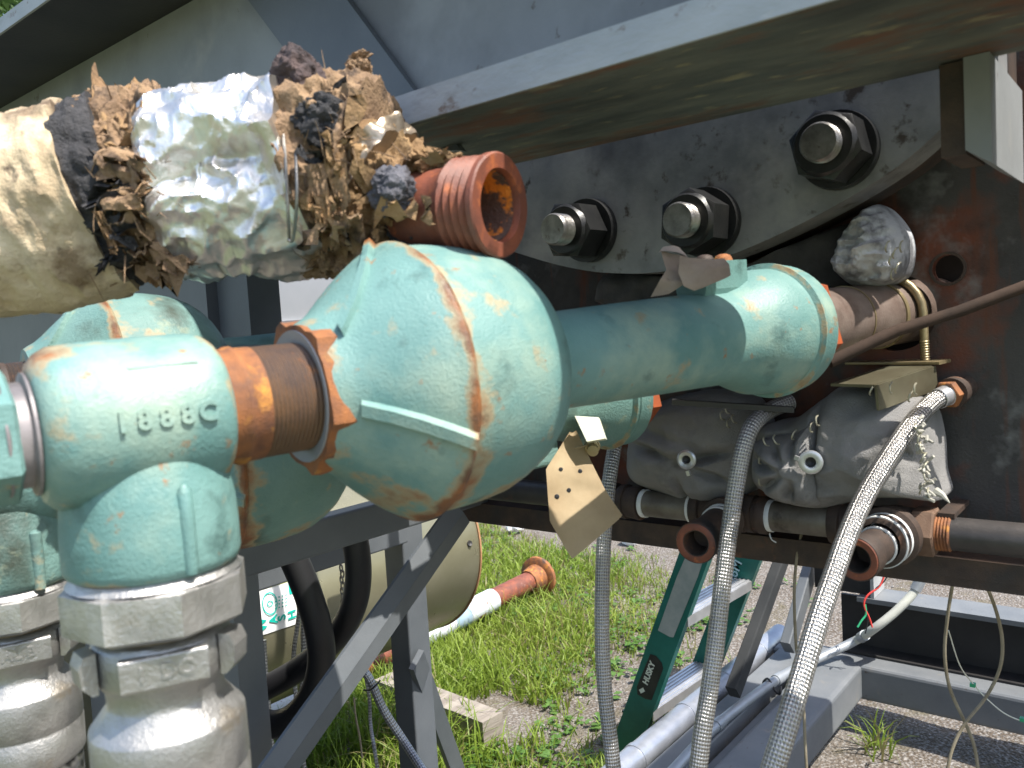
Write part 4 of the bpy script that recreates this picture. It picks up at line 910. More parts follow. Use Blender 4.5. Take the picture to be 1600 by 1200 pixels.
h3, P3_ = hose([(1478, 618, .86), (1455, 630, .85), (1425, 662, .83), (1388, 715, .81), (1352, 775, .79), (1325, 835, .77), (1302, 900, .75), (1278, 970, .73), (1254, 1050, .71), (1230, 1130, .69), (1205, 1210, .68), (1180, 1300, .67)], (.0092, .0098), 'right braided steel hose sweeping down left from an orange fitting')
m = MB(); dv = _n(P3_[0]-P3_[4]); 
lathe(m, P3_[0], dv, [(-.012, .0100), (-.0115, .0106), (.0, .0106), (.0005, .0112)], 28); build('ferrule', m, ALST, h3)
m = MB(); hexa(m, P3_[0], dv, .0148, .0005, .009); build('orange_fitting', m, ORANGE, h3)
m = MB(); q = P3_[0]+dv*.0092; lathe(m, q, V(1, -.1, .05), [(-.003, .0), (-.003, .016), (.012, .016), (.013, .012), (.14, .012)], 28); build('wall_fitting', m, DRUST, h3)

# ------------------------------------------------------------------ paper tags
def sheet(name, corners, m_, seed, parent=None, n=20, amp=.004, thick=.0005, bend=0.):
    a, b, c, d_ = [np.array(q) for q in corners]; m = MB(); vs = []; nn = _n(np.cross(b-a, d_-a))
    for i in range(n+1):
        for j in range(n+1):
            s_, t_ = i/n, j/n; p = (a*(1-s_)+b*s_)*(1-t_)+(d_*(1-s_)+c*s_)*t_; vs.append(p+nn*(amp*fb((s_*1.6, t_*1.6, seed), 1.2, seed)+bend*math.sin(s_*math.pi)))
    k = n+1; N0 = len(vs); vs += [v-nn*thick for v in vs]; fs = [(i*k+j, (i+1)*k+j, (i+1)*k+j+1, i*k+j+1) for i in range(n) for j in range(n)]; fs += [tuple(N0+q for q in f[::-1]) for f in fs]
    for i in range(n): fs += [(i*k, (i+1)*k, N0+(i+1)*k, N0+i*k), (i*k+n, N0+i*k+n, N0+(i+1)*k+n, (i+1)*k+n), (i, N0+i, N0+i+1, i+1), (n*k+i, n*k+i+1, N0+n*k+i+1, N0+n*k+i)]
    m.add(vs, fs, True); return build(name, m, m_, parent)
tg = thing('paper_tag', 'tan stained paper tag hanging on a wire below the valves', 'paper tag', W(895, 870, .80))
cs_ = [(894, 672, .85), (853, 734, .82), (857, 812, .80), (896, 872, .79), (974, 806, .80), (936, 742, .82)]
# six sided hanging sheet built as a strip mesh
L0 = [W(*q) for q in ((890, 676, 0.885), (853, 733, 0.860), (856, 775, 0.850), (859, 815, 0.840), (893, 871, 0.825))]; R0_ = [W(*q) for q in ((900, 674, 0.885), (928, 730, 0.865), (945, 765, 0.855), (973, 806, 0.835), (896, 872, 0.825))]
def strip(L0, R0_, nu_, nv, seed, amp):
    Lp = smoothpath(L0, 8) if False else [L0[int(i)]*(1-(i % 1))+L0[min(int(i)+1, len(L0)-1)]*(i % 1) for i in np.linspace(0, len(L0)-1, nv)]
    Rp = [R0_[int(i)]*(1-(i % 1))+R0_[min(int(i)+1, len(R0_)-1)]*(i % 1) for i in np.linspace(0, len(R0_)-1, nv)]
    vs = []; nn = _n(np.cross(Rp[nv//2]-Lp[nv//2], Lp[-1]-Lp[0]))
    for i in range(nv):
        for j in range(nu_): t = j/(nu_-1); p = Lp[i]*(1-t)+Rp[i]*t; vs.append(p+nn*(amp*fb(p, 16, seed)+.003*math.sin(t*3.1)*(1-i/nv)))
    N0 = len(vs); vs += [v+nn*.0005 for v in vs]; fs = [(i*nu_+j, i*nu_+j+1, (i+1)*nu_+j+1, (i+1)*nu_+j) for i in range(nv-1) for j in range(nu_-1)]; fs += [tuple(N0+q for q in f[::-1]) for f in fs]
    for i in range(nv-1): fs += [(i*nu_, (i+1)*nu_, N0+(i+1)*nu_, N0+i*nu_), (i*nu_+nu_-1, N0+i*nu_+nu_-1, N0+(i+1)*nu_+nu_-1, (i+1)*nu_+nu_-1)]
    m = MB(); m.add(vs, fs, True); return m
build('tag_sheet', strip(L0, R0_, 14, 40, 3, .004), PAPER, tg)
ts = bpy.data.objects[-1] if False else [o for o in COL.objects if o.name.startswith('tag_sheet')][0]
def topx(v): q = ROT.T@(np.array(v)-CAM); return 800+F*q[0]/-q[2], 600-F*q[1]/-q[2]
tv = [np.array(v.co)+np.array(tg.location) for v in ts.data.vertices]; tp_ = [topx(v) for v in tv]
for x, y, rr in ((879, 732, .0022), (908, 737, .0024), (887, 766, .0024), (871, 775, .0026)):
    k = min(range(len(tv)), key=lambda i: (tp_[i][0]-x)**2+(tp_[i][1]-y)**2); c = tv[k]; dv = _n(CAM-c); m = MB(); lathe(m, c+dv*.0012, dv, [(0, 0), (0, rr), (.0002, rr*.9), (.0002, 0)], 9, disp=lambda t, a, p: .0004*nz(p, 900)); build('ink_mark', m, BLKL, tg)
m = MB(); sweep(m, smoothpath([W(898, 700, .868), W(915, 696, .868), W(932, 688, .865), W(940, 680, .862)]), .001, 8); build('tag_wire', m, YELL, tg)
tg2 = thing('paper_tag', 'dusty folded paper tag draped over the boss of the front valve', 'paper tag', W(1080, 450, .70))
X0 = .70
build('folded_sheet', strip([W(1032, 388, .715), W(1042, 420, .70), W(1030, 440, .695), W(1016, 466, .70)], [W(1072, 398, .715), W(1085, 420, .70), W(1080, 435, .695), W(1045, 460, .70)], 12, 30, 5, .006), PAPER2, tg2)
build('folded_sheet', strip([W(1062, 400, .70), W(1060, 425, .69), W(1068, 445, .685), W(1085, 452, .685)], [W(1132, 402, .70), W(1140, 412, .69), W(1142, 430, .685), W(1100, 448, .685)], 12, 30, 6, .005), PAPER2, tg2)
build('upturned_corner', strip([W(1030, 392, .714), W(1036, 386, .72), W(1052, 383, .725)], [W(1075, 400, .714), W(1070, 394, .72), W(1062, 386, .725)], 8, 14, 7, .003), mat('pale_paper', (.52, .44, .38), (.44, .36, .3), 20, .8), tg2)

# ------------------------------------------------------------------ equipment frame, left and lower right
fr = thing('frame_stand', 'grey welded steel frame with rail, posts and diagonal angle brace', 'steel frame', (.86, 1.0, 0))
def fbar(name, a, b, w_, h_, m_=GREY, parent=fr, up=(0, 0, 1), r=.004): m = MB(); bar(m, a, b, w_, h_, up, r); return build(name, m, m_, parent)
fbar('top_rail', (.53, .885, .946), (.985, .885, .946), .03, .047, GREYD)
fbar('rear_rail', (.6, 1.235, .81), (1.12, 1.235, .81), .05, .05, GREYD)
P_ = PY(652, 1000, 1.215); px_ = P_[0]
fbar('post', (px_+.004, 1.24, 0.005), (px_+.004, 1.24, .96), .058, .058, GREYD, up=(0, 1, 0))
P_ = PY(402, 1000, 1.2)
fbar('post', (P_[0]-.008, 1.225, .005), (P_[0]-.008, 1.225, .785), .047, .04, GREYL, up=(0, 1, 0))
# angle brace (two leaves)
br0 = V(*PY(722, 800, .858)); br1 = V(*PY(405, 1250, .858)); db = _n(br1-br0); pb_ = _n(np.cross(db, V(0, 1, 0)))
pb_ = pb_ if pb_[2] > 0 else -pb_
m = MB(); prism(m, br0, br1, [(-.0, -.002), (.0, .003), (-.022, .003), (-.022, -.002)], pb_, V(0, -1, 0)); prism(m, br0, br1, [(.0003, -.002), (.0003, .003), (.021, -.008), (.021, -.013)], pb_, V(0, -1, 0)); build('angle_brace', m, GREYD, fr)
a = PY(642, 1040, 1.2)+V(.01, -.006, 0); fbar('gusset_strut', a+V(0, 0, .01), PZ(735, 1262, .01), .012, .046, GREYD, up=(1, .3, 0), r=.001)
# big grey panel behind the couplings
pn = thing('panel_column', 'slate grey steel panel standing behind the tees at left', 'steel panel', (.6, 1.1, 0))
yR = PX(368, 1000, .56)[1]; yL = PX(84, 500, .56)[1]
m = MB(); box(m, (.56, yR, .0), (.60, yL, 1.36)); build('panel_face', m, GREYD, pn)
yT = PX(389, 480, .575)[1]; m = MB(); box(m, (.575, yT, .99), (.62, yR-.0005, 1.36)); build('panel_gusset', m, GREYD, pn)
m = MB(); box(m, (.6, yL+.001, .0), (.66, yL+.9, 1.36)); build('side_panel', m, GREYD, pn)
# lower right base frame
bf = thing('base_frame', 'grey steel base frame of tubes on the ground at lower right', 'steel frame', (2.1, .75, .1))
ZT = .2
def tube(name, a, b, w_, h_, m_=GREY, r=.012, parent=bf, up=(0, 0, 1)): return fbar(name, a, b, w_, h_, m_, parent, up, r)
tube('long_tube', (1.1, .765, .15), (2.335, .765, .15), .115, .1, GREYB)
m = MB(); box(m, (1.1, .845, .155), (2.335, .862, .163)); build('recessed_strip', m, GREYD, bf)
m = MB(); box(m, (1.1, .823, .10), (2.335, .845, .185)); build('side_plate_strip', m, GREYD, bf)
tube('ledge_tube', (1.1, .905, .165), (2.335, .905, .165), .075, .075, GREYB, .004)
tube('cross_tube', (2.385, .96, .149), (2.385, -.9, .149), .1, .1, GREYB, .012)
# channel beam on top
ch = thing('channel_beam', 'black steel channel lying along the cross tube with a light grey top', 'steel beam', (2.45, .3, .2))
m = MB(); box(m, (2.47, -.9, .206), (2.482, .80, .352)); DEEP = mat('near_black_steel', (.012, .011, .011), (.022, .02, .019), 12, .7)  # near-black steel for the channel's web and foot and the column web
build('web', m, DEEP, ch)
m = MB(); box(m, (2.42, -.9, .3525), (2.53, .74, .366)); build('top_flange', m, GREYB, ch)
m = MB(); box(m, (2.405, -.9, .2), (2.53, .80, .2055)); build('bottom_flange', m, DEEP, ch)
col = thing('column', 'dark steel column standing on the black channel behind the hoses', 'steel column', (2.47, .75, .3665))
qa, qb = PX(1300, 930, 2.45), PX(1364, 930, 2.45)
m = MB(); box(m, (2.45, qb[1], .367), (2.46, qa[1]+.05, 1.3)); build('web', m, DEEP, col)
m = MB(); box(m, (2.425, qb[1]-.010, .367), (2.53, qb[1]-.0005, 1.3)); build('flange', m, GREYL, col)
SHADED = mat('shaded_strut_paint', (.026, .028, .03), (.04, .042, .043), 8, .9, spec=.2)  # strut's shade coloured in: near-black stands for the machine's shadow
tube('strut', PY(1145, 1082, .89), PY(1234, 855, .89)+V(.02, 0, .04), .042, .03, SHADED, .004, up=(0, 1, 0))
tube('strut', PY(1230, 1012, .89), PY(1282, 850, .89)+V(.01, 0, .04), .055, .03, GREYD, .004, up=(0, 1, 0))
# wrapped pipe, conduit
wp = thing('wrapped_pipe', 'silver foil taped pipe lying along the outside of the base frame', 'pipe', (1.7, 1.02, .18))
m = MB(); a = V(1.0, .995, .188); b = V(2.48, .995, .188); N_ = 40
sweep(m, [a+(b-a)*k/N_ for k in range(N_+1)], .031, 32, disp=lambda t, an, p: .0012*fb(p, 30)+(.0016 if (p[0]*6) % 1 < .03 else 0)); build('foil_tape', m, GZ, wp)
for x in (1.58, 1.83, 2.06, 2.3):
    m = MB(); lathe(m, (x, .995, .188), (1, 0, 0), [(0, .0305), (.001, .0328), (.018, .0328), (.019, .0305)], 32, disp=lambda t, a, p: .0006*nz(p, 60)); build('tape_band', m, GZ, wp)
for x in (1.7, 2.2):
    m = MB(); box(m, (x-.01, .94, .12), (x+.01, .99, .155)); build('saddle', m, GREYD, wp)
cn = thing('conduit', 'thin galvanised conduit running up the base frame and bending over the channel', 'conduit', (1.9, .82, .215))
yc = .838; zc = .218
cp_ = [PZ(1045, 1212, zc), PZ(1118, 1135, zc), PZ(1202, 1070, zc), PZ(1248, 1042, zc), PZ(1285, 1026, .225), PZ(1335, 1002, .25), PX(1362, 985, 2.33), PX(1400, 955, 2.36), PX(1430, 922, 2.40), PX(1437, 895, 2.41), PX(1437, 868, 2.415), PX(1436, 840, 2.415)]
CPT = smoothpath(cp_, 6); m = MB(); sweep(m, CPT[:31], .0125, 16); build('lower_run', m, COND, cn)
m = MB(); sweep(m, CPT[30:], .0118, 16); build('upper_run', m, CONDL, cn)  # upper run in a paler tone than the lower run
for i in (6, 13, 32, 48):
    if i < len(CPT)-2:
        m = MB(); dv = CPT[i+1]-CPT[i]; lathe(m, CPT[i], dv, [(0, .0115), (0, .0148), (.03, .0148), (.03, .0115)], 20); build('joint_sleeve', m, COND, cn)
m = MB(); q = CPT[12]; sweep(m, smoothpath([q+V(0, -.014, -.012), q+V(-.004, 0, .017), q+V(.004, .016, .005), q+V(.004, .02, -.01)], 5), .003, 8)
sweep(m, smoothpath([q+V(0, -.014, -.012), q+V(-.01, -.03, -.014), q+V(-.015, -.036, -.004), q+V(-.004, -.034, .004)], 5), .0035, 8); build('hook_clip', m, BLACKS, cn)

# ------------------------------------------------------------------ wires and cords
def wire(name, pts, r, m_, label, cat='cord', n=8, group=None):
    P = smoothpath([W(*q) for q in pts], 6); m = MB(); sweep(m, P, r, n); o = build(name, m, m_); tag(o, label, cat, group); return o
wire('twine', [(1494, 840, .95), (1490, 900, .97), (1481, 960, .98), (1476, 1020, .99), (1484, 1075, 1.0), (1506, 1125, 1.0), (1522, 1165, 1.0), (1530, 1215, 1.0)], .0020, CORD, 'tan cord hanging from the black pipe, left strand of the crossing pair', group='tan cords')
wire('twine', [(1512, 840, .95), (1535, 900, .96), (1555, 950, .97), (1566, 1000, .98), (1562, 1045, .99), (1540, 1090, 1.0), (1508, 1130, .99), (1488, 1170, .99), (1478, 1215, .99)], .0020, CORD, 'tan cord hanging from the black pipe, right strand bowing outward', group='tan cords')
wire('twine', [(1253, 830, 1.0), (1245, 870, 1.0), (1241, 930, 1.0), (1244, 1010, 1.0), (1250, 1060, 1.0), (1256, 1110, 1.0), (1258, 1160, 1.0), (1262, 1230, 1.0)], .0018, CORD, 'tan cord hanging alone between the middle and right hoses', group='tan cords')
wire('thin_wire', [(1482, 985, 1.1), (1500, 1040, 1.15), (1522, 1070, 1.2), (1540, 1090, 1.2), (1570, 1115, 1.2), (1605, 1130, 1.2)], .0009, WIREW, 'thin white wire with green clips beside the crossing cords', 'wire')
for px, py in ((1520, 1070), (1598, 1124)):
    m = MB(); q = W(px, py, 1.2); bar(m, q-V(.004, 0, 0), q+V(.004, .0, 0), .007, .005); o = build('wire_clip', m, WIREG); tag(o, 'green clip on the thin white wire, '+('near the crossing cords' if px < 1560 else 'at the right edge of the photo'), 'clip', 'green wire clips')
ww = thing('loose_wires', 'red and green stripped wires dangling beside the dark column', 'wire', W(1358, 975, 1.9))
for pts, mm in (((( 1384, 890), (1375, 915), (1356, 930), (1350, 945), (1358, 965), (1363, 980)), WIRER), (((1388, 885), (1384, 905), (1368, 920)), WIREB), (((1352, 945), (1353, 960), (1346, 970), (1340, 980)), WIREG), (((1352, 950), (1356, 970), (1352, 990)), WIREB)):
    m = MB(); sweep(m, smoothpath([W(x, y, 2.25) for x, y in pts], 5), .0026 if mm is not WIREB else .0018, 8); build('wire_strand', m, mm, ww)

# ------------------------------------------------------------------ black rubber hoses
hA = smoothpath([W(*q) for q in ((440, 835, 1.180), (462, 880, 1.190), (482, 930, 1.200), (498, 985, 1.210), (502, 1035, 1.220), (490, 1082, 1.230), (462, 1118, 1.240), (428, 1132, 1.250), (395, 1122, 1.260), (372, 1105, 1.280), (355, 1070, 1.280), (352, 1000, 1.280))], 7)
m = MB(); sweep(m, hA, .0205, 24); o = build('rubber_hose', m, RUBBER); tag(o, 'black rubber hose looping down in front with its bend at the bottom', 'hose', 'black rubber hoses')
hB = smoothpath([W(*q) for q in ((545, 810, 1.220), (556, 850, 1.230), (560, 900, 1.240), (553, 945, 1.250), (533, 985, 1.270), (500, 1020, 1.300), (460, 1050, 1.330), (410, 1078, 1.350), (360, 1105, 1.360), (300, 1130, 1.360))], 7)
m = MB(); sweep(m, hB, .0198, 24); o = build('rubber_hose', m, RUBBER); tag(o, 'black rubber hose curving behind the other loop toward the left panel', 'hose', 'black rubber hoses')

# ------------------------------------------------------------------ small background hoses and chain
wire('small_braided_hose', [(470, 900, 1.5), (467, 960, 1.5), (460, 1010, 1.5), (459, 1050, 1.5), (464, 1100, 1.5), (470, 1160, 1.5), (480, 1230, 1.5)], .0042, BR2, 'thin braided hose beside the white sticker, left one of a pair', 'hose', 12, 'thin braided hoses in the background')
wire('small_braided_hose', [(476, 930, 1.55), (474, 980, 1.55), (475, 1040, 1.55), (471, 1100, 1.55), (478, 1160, 1.55)], .0055, BR2, 'thin braided hose beside the white sticker, right one of a pair', 'hose', 12, 'thin braided hoses in the background')
wire('small_braided_hose', [(566, 930, 1.5), (545, 990, 1.5), (560, 1035, 1.5), (578, 1062, 1.5), (600, 1110, 1.5), (632, 1160, 1.5), (668, 1215, 1.45), (700, 1260, 1.4)], .0078, BR2, 'thicker braided hose bowing out past the diagonal brace', 'hose', 14, 'thin braided hoses in the background')
wire('small_braided_hose', [(570, 1050, 1.55), (577, 1090, 1.55), (579, 1130, 1.55), (585, 1170, 1.5), (594, 1230, 1.5)], .0034, BR2, 'thin braided hose hanging just left of the zip tie', 'hose', 12, 'thin braided hoses in the background')
wire('small_braided_hose', [(412, 1000, 1.5), (415, 1050, 1.5), (419, 1100, 1.5), (424, 1160, 1.5), (435, 1230, 1.5)], .0048, BR2, 'thin braided hose hanging by the light grey post', 'hose', 12, 'thin braided hoses in the background')
wire('zip_tie', [(568, 1078, 1.49), (578, 1078, 1.483), (588, 1070, 1.483), (594, 1063, 1.49)], .0016, WIREB, 'black zip tie around the braided hoses right of the brace', 'zip tie')
wire('cord', [(553, 1090, 1.5), (556, 1120, 1.5), (562, 1150, 1.5), (566, 1185, 1.5)], .0016, CORD, 'frayed brown cord hanging left of the zip tied hoses', 'cord')
chn = thing('chain', 'short steel chain hanging in front of the tank', 'chain', W(536, 945, 1.45))
for k in range(10):
    c = W(533+1.2*k*.3+(1.5 if k % 2 else 0), 888+9*k, 1.45); m = MB(); r_ = .006
    pts = [c+(V(1, 0, 0) if k % 2 else V(0, 1, 0))*r_*.6*math.cos(a)+V(0, 0, 1)*r_*math.sin(a)*1.2 for a in np.linspace(0, 2*math.pi, 13)]; sweep(m, pts, .0015, 6); build('link', m, STUD, chn)

# ------------------------------------------------------------------ tank
TY, TZ, TR = 1.716, .625, .262; TX0, TX1 = .15, 1.60
tk = thing('storage_tank', 'olive beige horizontal cylindrical tank behind the frame', 'tank', (1.0, TY, .05))
m = MB(); lathe(m, (TX0, TY, TZ), (1, 0, 0), [(-.06, .0), (-.05, .12), (-.02, .22), (0, TR), (TX1-TX0, TR)], 80); build('shell', m, TANK, tk)
m = MB(); lathe(m, (TX1, TY, TZ), (1, 0, 0), [(.0002, TR-.01), (.0002, TR+.0035), (.006, TR+.0035), (.02, .22), (.04, .12), (.05, 0)], 80); build('end_rim', m, TRIM, tk)
for x in (.6, 1.56):
    m = MB(); box(m, (x-.018, TY-.05, .0), (x+.018, TY+.05, TZ-TR+.045)); build('support_saddle', m, BLACKS, tk)
def chit(px, py, rr):
    r = ray(px, py); o = CAM-V(0, TY, TZ); A = r[1]**2+r[2]**2; Bq = 2*(o[1]*r[1]+o[2]*r[2]); Cq = o[1]**2+o[2]**2-rr*rr; D = Bq*Bq-4*A*Cq
    t = (-Bq-math.sqrt(max(D, 0)))/(2*A); return CAM+r*t
qd = [(400, 921), (458, 903), (466, 974), (409, 993)]
def qp(s_, t_): a, b, c, d_ = [np.array(q, float) for q in qd]; return (a*(1-s_)+b*s_)*(1-t_)+(d_*(1-s_)+c*s_)*t_
def cpatch(name, m_, rr, s0=0, s1=1, t0=0, t1=1, parent=None):
    n = 8; vs = [chit(*qp(s0+(s1-s0)*i/n, t0+(t1-t0)*j/n), rr) for i in range(n+1) for j in range(n+1)]; m = MB(); m.add(vs, [(i*9+j, (i+1)*9+j, (i+1)*9+j+1, i*9+j+1) for i in range(n) for j in range(n)], True); return build(name, m, m_, parent or tk)
stk = cpatch('white_sticker', WHITE, TR+.002)
cpatch('sticker_edge', mat('pale_yellow_edge', (.6, .6, .2), None, 5, .5), TR+.003, t1=.05)
cpatch('green_corner', GREENP, TR+.0035, .86, 1.0, .06, .33)
for ch_, (x, y) in (('W', (411, 976)), ('A', (428, 968)), ('S', (441, 965)), ('H', (457, 960))):
    c = chit(x, y, TR+.004); nrm_ = _n(V(0, c[1]-TY, c[2]-TZ)); up_ = V(-1, 0, 0); rt = np.cross(up_, nrm_); text('printed_letter', ch_, .027, c, rt, up_, .0003, GREENP, stk, .0006)
m = MB(); c = chit(422, 943, TR+.004); nrm_ = _n(V(0, c[1]-TY, c[2]-TZ)); t_ = np.cross(nrm_, V(1, 0, 0))
for rr, a_ in ((.018, 1.6), (.007, 1.1)):
    vs = []; 
    for k in range(28):
        q = 2*math.pi*k/28
        for e in (rr, rr-.0022): vs.append(c+V(1, 0, 0)*e*math.cos(q)+t_*e*a_*math.sin(q)*.8)
    m.add(vs, [(2*k, 2*((k+1) % 28), 2*((k+1) % 28)+1, 2*k+1) for k in range(28)])
build('printed_emblem', m, GREENP, stk)
m = MB()
for i in range(4):
    for j in range(4): c = chit(431+5.4*i, 934-1.5*i+5.5*j, TR+.004); box(m, c-.0011, c+.0011)
o = build('printed_dots', m, GREENP, stk); o['kind'] = 'stuff'
m = MB(); q = chit(734, 849, TR+.003); lathe(m, q, V(-.3, -.9, .3), [(0, 0), (.002, .007), (-.004, .009)], 16); build('dark_plug', m, BLACKS, tk)

# ------------------------------------------------------------------ flanged rusty pipe on the grass
fpz = thing('flanged_pipe', 'rusty flanged pipe with chipped white wrap lying in the grass', 'pipe', (2.2, 2.26, 0))
A = PZ(833, 905, .09)+V(.02, 0, 0); Bm = PZ(585, 1030, .07); C_ = PZ(415, 1107, .06); dp = _n(Bm-A); Lp_ = np.linalg.norm(Bm-A)*2.1
def pseg(name, t0, t1, r, m_, amp=.001): m = MB(); sweep(m, [A+dp*(t0+(t1-t0)*k/14) for k in range(15)], r, 32, disp=lambda t, a, p: amp*fb(p, 40)); return build(name, m, m_, fpz)
m = MB(); lathe(m, A, dp, [(-.03, .035), (-.03, .088), (-.026, .0905), (-.012, .0905), (-.008, .086), (-.006, .06), (.03, .055), (.06, .048)], 44, disp=lambda t, a, p: .0015*nz(p, 50)); build('flange', m, ORANGE, fpz)
pseg('rusty_length', -.028, .32, .043, REDR, .002); pseg('white_wrap', .31, .50, .047, PIPEW); pseg('blue_wrap', .49, .58, .0478, PIPEB); pseg('white_wrap', .575, .80, .047, PIPEW)
pseg('rusty_length', .79, 1.12, .043, REDR); pseg('white_wrap', 1.11, Lp_, .048, PIPEW)

# ------------------------------------------------------------------ wood block, litter
wd = thing('wooden_block', 'weathered grey wooden block lying in the grass, end towards the right', 'wood block', (1.85, 1.68, 0))
top = [PZ(672, 1075, .105), PZ(688, 1088, .10)]
a = PZ(765, 1150, .03); e0_ = PZ(770, 1128, .055); 
W0 = V(1.925, 1.545, .045); W1 = V(1.72, 1.98, .035)
P0_ = PZ(770, 1122, .085); P1b = PZ(640, 1072, .085); dW = _n(P1b-P0_); dW[2] = 0; sW = _n(np.cross(dW, V(0, 0, 1)))
lw = .5
for k in range(1):
    m = MB(); n1, n2 = 26, 8
    pr = [(-.042, -.042), (-.042, .042), (.042, .042), (.042, -.042)]
    rings = []
    vs = []; N1 = 30; prof = [(x, .042) for x in np.linspace(-.042, .042, 13)]+[(.042, z) for z in np.linspace(.035, -.042, 6)]+[(-.042, -.042)]+[(-.042, z) for z in np.linspace(-.03, .035, 6)]
    c0_ = V(P0_[0], P0_[1], .046)
    for i in range(N1):
        for q, z in prof: p = c0_+dW*lw*i/(N1-1)+sW*q+V(0, 0, z); gr = -.0035*max(0, nz((q*60, i*.05, z*60), 1.4))*2; vs.append(p+V(0, 0, gr if z > .03 else 0)+(sW*(-gr if q < 0 else gr) if z < .03 else 0))
    K = len(prof); m.add(vs, [(i*K+j, i*K+(j+1) % K, (i+1)*K+(j+1) % K, (i+1)*K+j) for i in range(N1-1) for j in range(K)]+[tuple(range(K)), tuple(range((N1-1)*K, N1*K))[::-1]])
    wb = build('block', m, WOOD, wd)
def litter(px, py, r, seed, label):
    P = PZ(px, py, .02); m = MB(); vs = []; n = 14
    for i in range(n+1):
        th = math.pi*i/n
        for j in range(n): ph = 2*math.pi*j/n; dv = V(math.sin(th)*math.cos(ph), math.sin(th)*math.sin(ph), .55*math.cos(th)); vs.append(P+dv*r*(1+.45*fb(dv, 1.6, seed)))
    m.add(vs, [(i*n+j, (i+1)*n+j, (i+1)*n+(j+1) % n, i*n+(j+1) % n) for i in range(n) for j in range(n)]); o = build('crumpled_paper', m, WHITE); tag(o, label, 'litter', 'white litter in the grass'); return o
litter(805, 824, .055, 1, 'crumpled white paper on the far grass, left one beside the tag'); litter(985, 843, .05, 2, 'crumpled white paper on the far grass right of the left hose')

# ------------------------------------------------------------------ ladder
ld = thing('step_ladder', 'green fibreglass step ladder with aluminium steps standing behind the hoses', 'ladder', (2.0, 1.2, 0))
XL1, XL2 = 1.825, 2.175
Lf = V(0, 1.227, 0); dL = _n(V(0, .965-1.14, .559-.137)); 
def rail(X, foot_y, top):
    f = V(X, foot_y, .005); hh_ = (top)/dL[2]; return f, f+dL*hh_
fA, tA = rail(XL1, 1.197, 1.0); fB, tB = rail(XL2, 1.175, 1.0)
def rail_mesh(f, t, flip=False):
    m = MB(); sd_ = V(0, 1, 0); wdir = _n(np.cross(dL, V(1, 0, 0))); W_ = .076; prism(m, f, t, [(0, -W_/2), (0, W_/2), (.004, W_/2), (.004, -W_/2)], V(1, 0, 0), wdir)
    for e in (-1, 1): prism(m, f, t, [(.0042, e*W_/2), (.026, e*W_/2), (.026, e*(W_/2-.004)), (.0042, e*(W_/2-.004))], V(1, 0, 0), wdir)
    return m, wdir
m, wdir = rail_mesh(fA, tA); ra = build('side_rail', m, LADG, ld)
m, _w = rail_mesh(fB, tB); rb = build('side_rail', m, LADG, ld)
for k, zz in enumerate((.175, .45, .725)):
    c0_ = fA+dL*(zz/dL[2]); c1_ = fB+dL*(zz/dL[2]); m = MB(); st_ = V(0, 1, 0)
    c0_ = V(XL1+.005, c0_[1], zz); c1_ = V(XL2-.001, c1_[1], zz)
    bar(m, c0_, c1_, .075, .004)
    for q in (-.03, -.018, -.006, .006, .018, .03): bar(m, c0_+V(0, q, .003), c1_+V(0, q, .003), .004, .0025)
    bar(m, c0_+V(0, -.037, -.012), c1_+V(0, -.037, -.012), .003, .026); bar(m, c0_+V(0, .037, -.012), c1_+V(0, .037, -.012), .003, .026); build('step', m, ALST, ld)
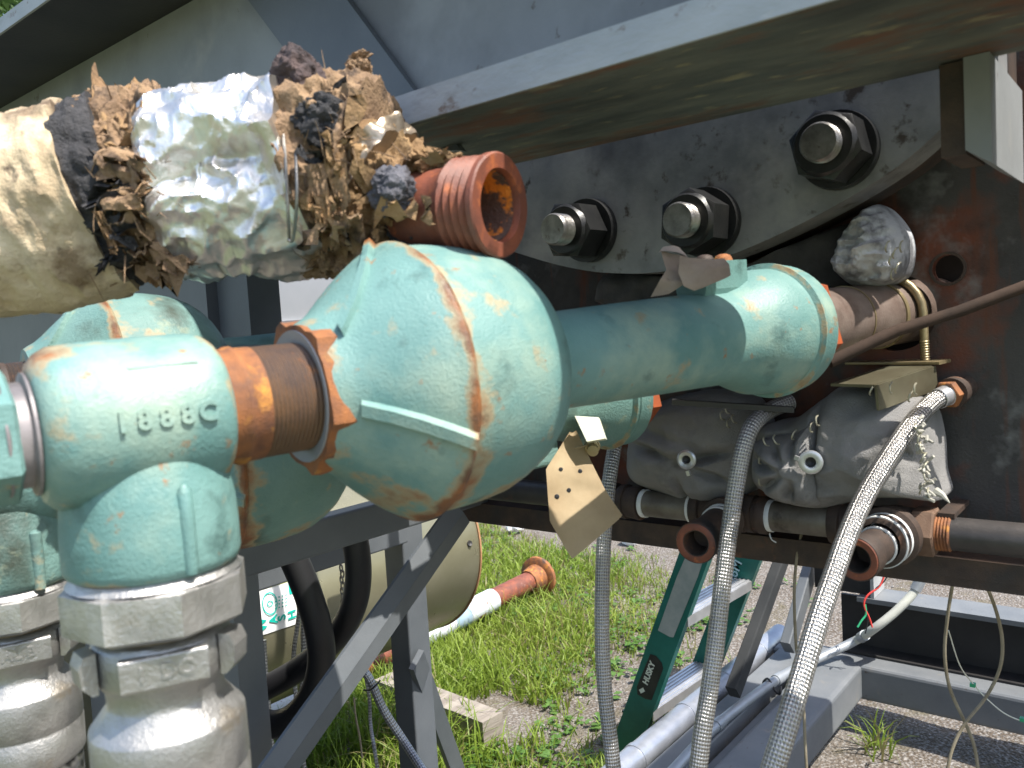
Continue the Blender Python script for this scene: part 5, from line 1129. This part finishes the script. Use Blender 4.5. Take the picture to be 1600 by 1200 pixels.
# labels on near rail: plane x = XL1 - .001
Lu = dL; Lr = -wdir if (wdir[1] > 0) else wdir
def onrail(px, py): return PX(px, py, XL1-.0015)
def quad(name, pts, m_, parent, X): m = MB(); P = [PX(x, y, X) for x, y in pts]; m.add(P+[p+V(.001, 0, 0) for p in P], [tuple(range(len(P))), tuple(range(2*len(P)-1, len(P)-1, -1))]); return build(name, m, m_, parent)
quad('black_label', [(995, 1073), (1016, 1022), (1025, 1025), (1034, 1036), (1036, 1045), (1018, 1094), (1008, 1092), (996, 1085)], BLKL, ra, XL1-.0012)
quad('faded_label', [(1029, 982), (1058, 900), (1080, 850), (1105, 855), (1090, 902), (1052, 996), (1046, 995), (1028, 985)], LADL, ra, XL1-.0012)
text('label_lettering', 'HUSKY', .022, onrail(1014, 1052), Lu, V(0, 1, 0), .0003, LETT, ra, .0008)
m = MB(); c = onrail(1003, 1079); m.add([c+Lu*.010, c+V(0, .009, 0), c-Lu*.010, c-V(0, .009, 0)], [(0, 1, 2, 3)]); build('label_diamond', m, LETT, ra)
text('marker_writing', '6M', .042, PX(1149, 888, XL2-.0016), Lu, V(0, 1, 0), .0003, CHALK, rb, .0004)
m = MB(); bar(m, PX(1141, 905, XL2-.002), PX(1148, 897, XL2-.002), .001, .004, (1, 0, 0)); build('marker_stroke', m, CHALK, rb)
m = MB(); bar(m, fA+V(.06, .02, .12), V(XL1+.12, 1.05, .02), .01, .006); build('rear_brace', m, GREYD, ld)

# ------------------------------------------------------------------ pale cabinet far behind
cb = thing('pale_cabinet', 'pale sheet metal cabinet glimpsed between the panel and the valve', 'cabinet', W(430, 700, 2.6))
z0 = W(430, 512, 2.6)[2]; a = W(300, 480, 2.6); b = W(640, 480, 2.6); b = V(*b); a = V(*a); dd_ = _n((b-a)*V(1, 1, 0)); bk = V(-dd_[1], dd_[0], 0)
bk = bk if bk.dot(a) > 0 else -bk
def wbox(mb, o, L_, dpt, z0_, z1_): p = [o, o+dd_*L_, o+dd_*L_+bk*dpt, o+bk*dpt]; mb.add([V(q[0], q[1], z0_) for q in p]+[V(q[0], q[1], z1_) for q in p], [(0, 1, 5, 4), (1, 2, 6, 5), (2, 3, 7, 6), (3, 0, 4, 7), (0, 3, 2, 1), (4, 5, 6, 7)])
m = MB(); wbox(m, a, .68, .35, z0+.02, z0+.62); build('cabinet_body', m, PALE, cb)
m = MB(); wbox(m, a-bk*.012, .68, .36, z0-.012, z0+.0195); build('bottom_trim', m, ALST, cb)
for k in (.02, .62):
    m = MB(); wbox(m, a+dd_*k+bk*.05, .04, .04, 0, z0-.0125); build('leg', m, GREY, cb)
m = MB(); q = W(400, 488, 2.6)-bk*.001; lathe(m, q, -bk, [(0, .008), (.003, .006), (.004, 0)], 12); build('rivet', m, STUD, cb)
for o in bpy.data.objects:
    if '_o' in o: del o['_o']
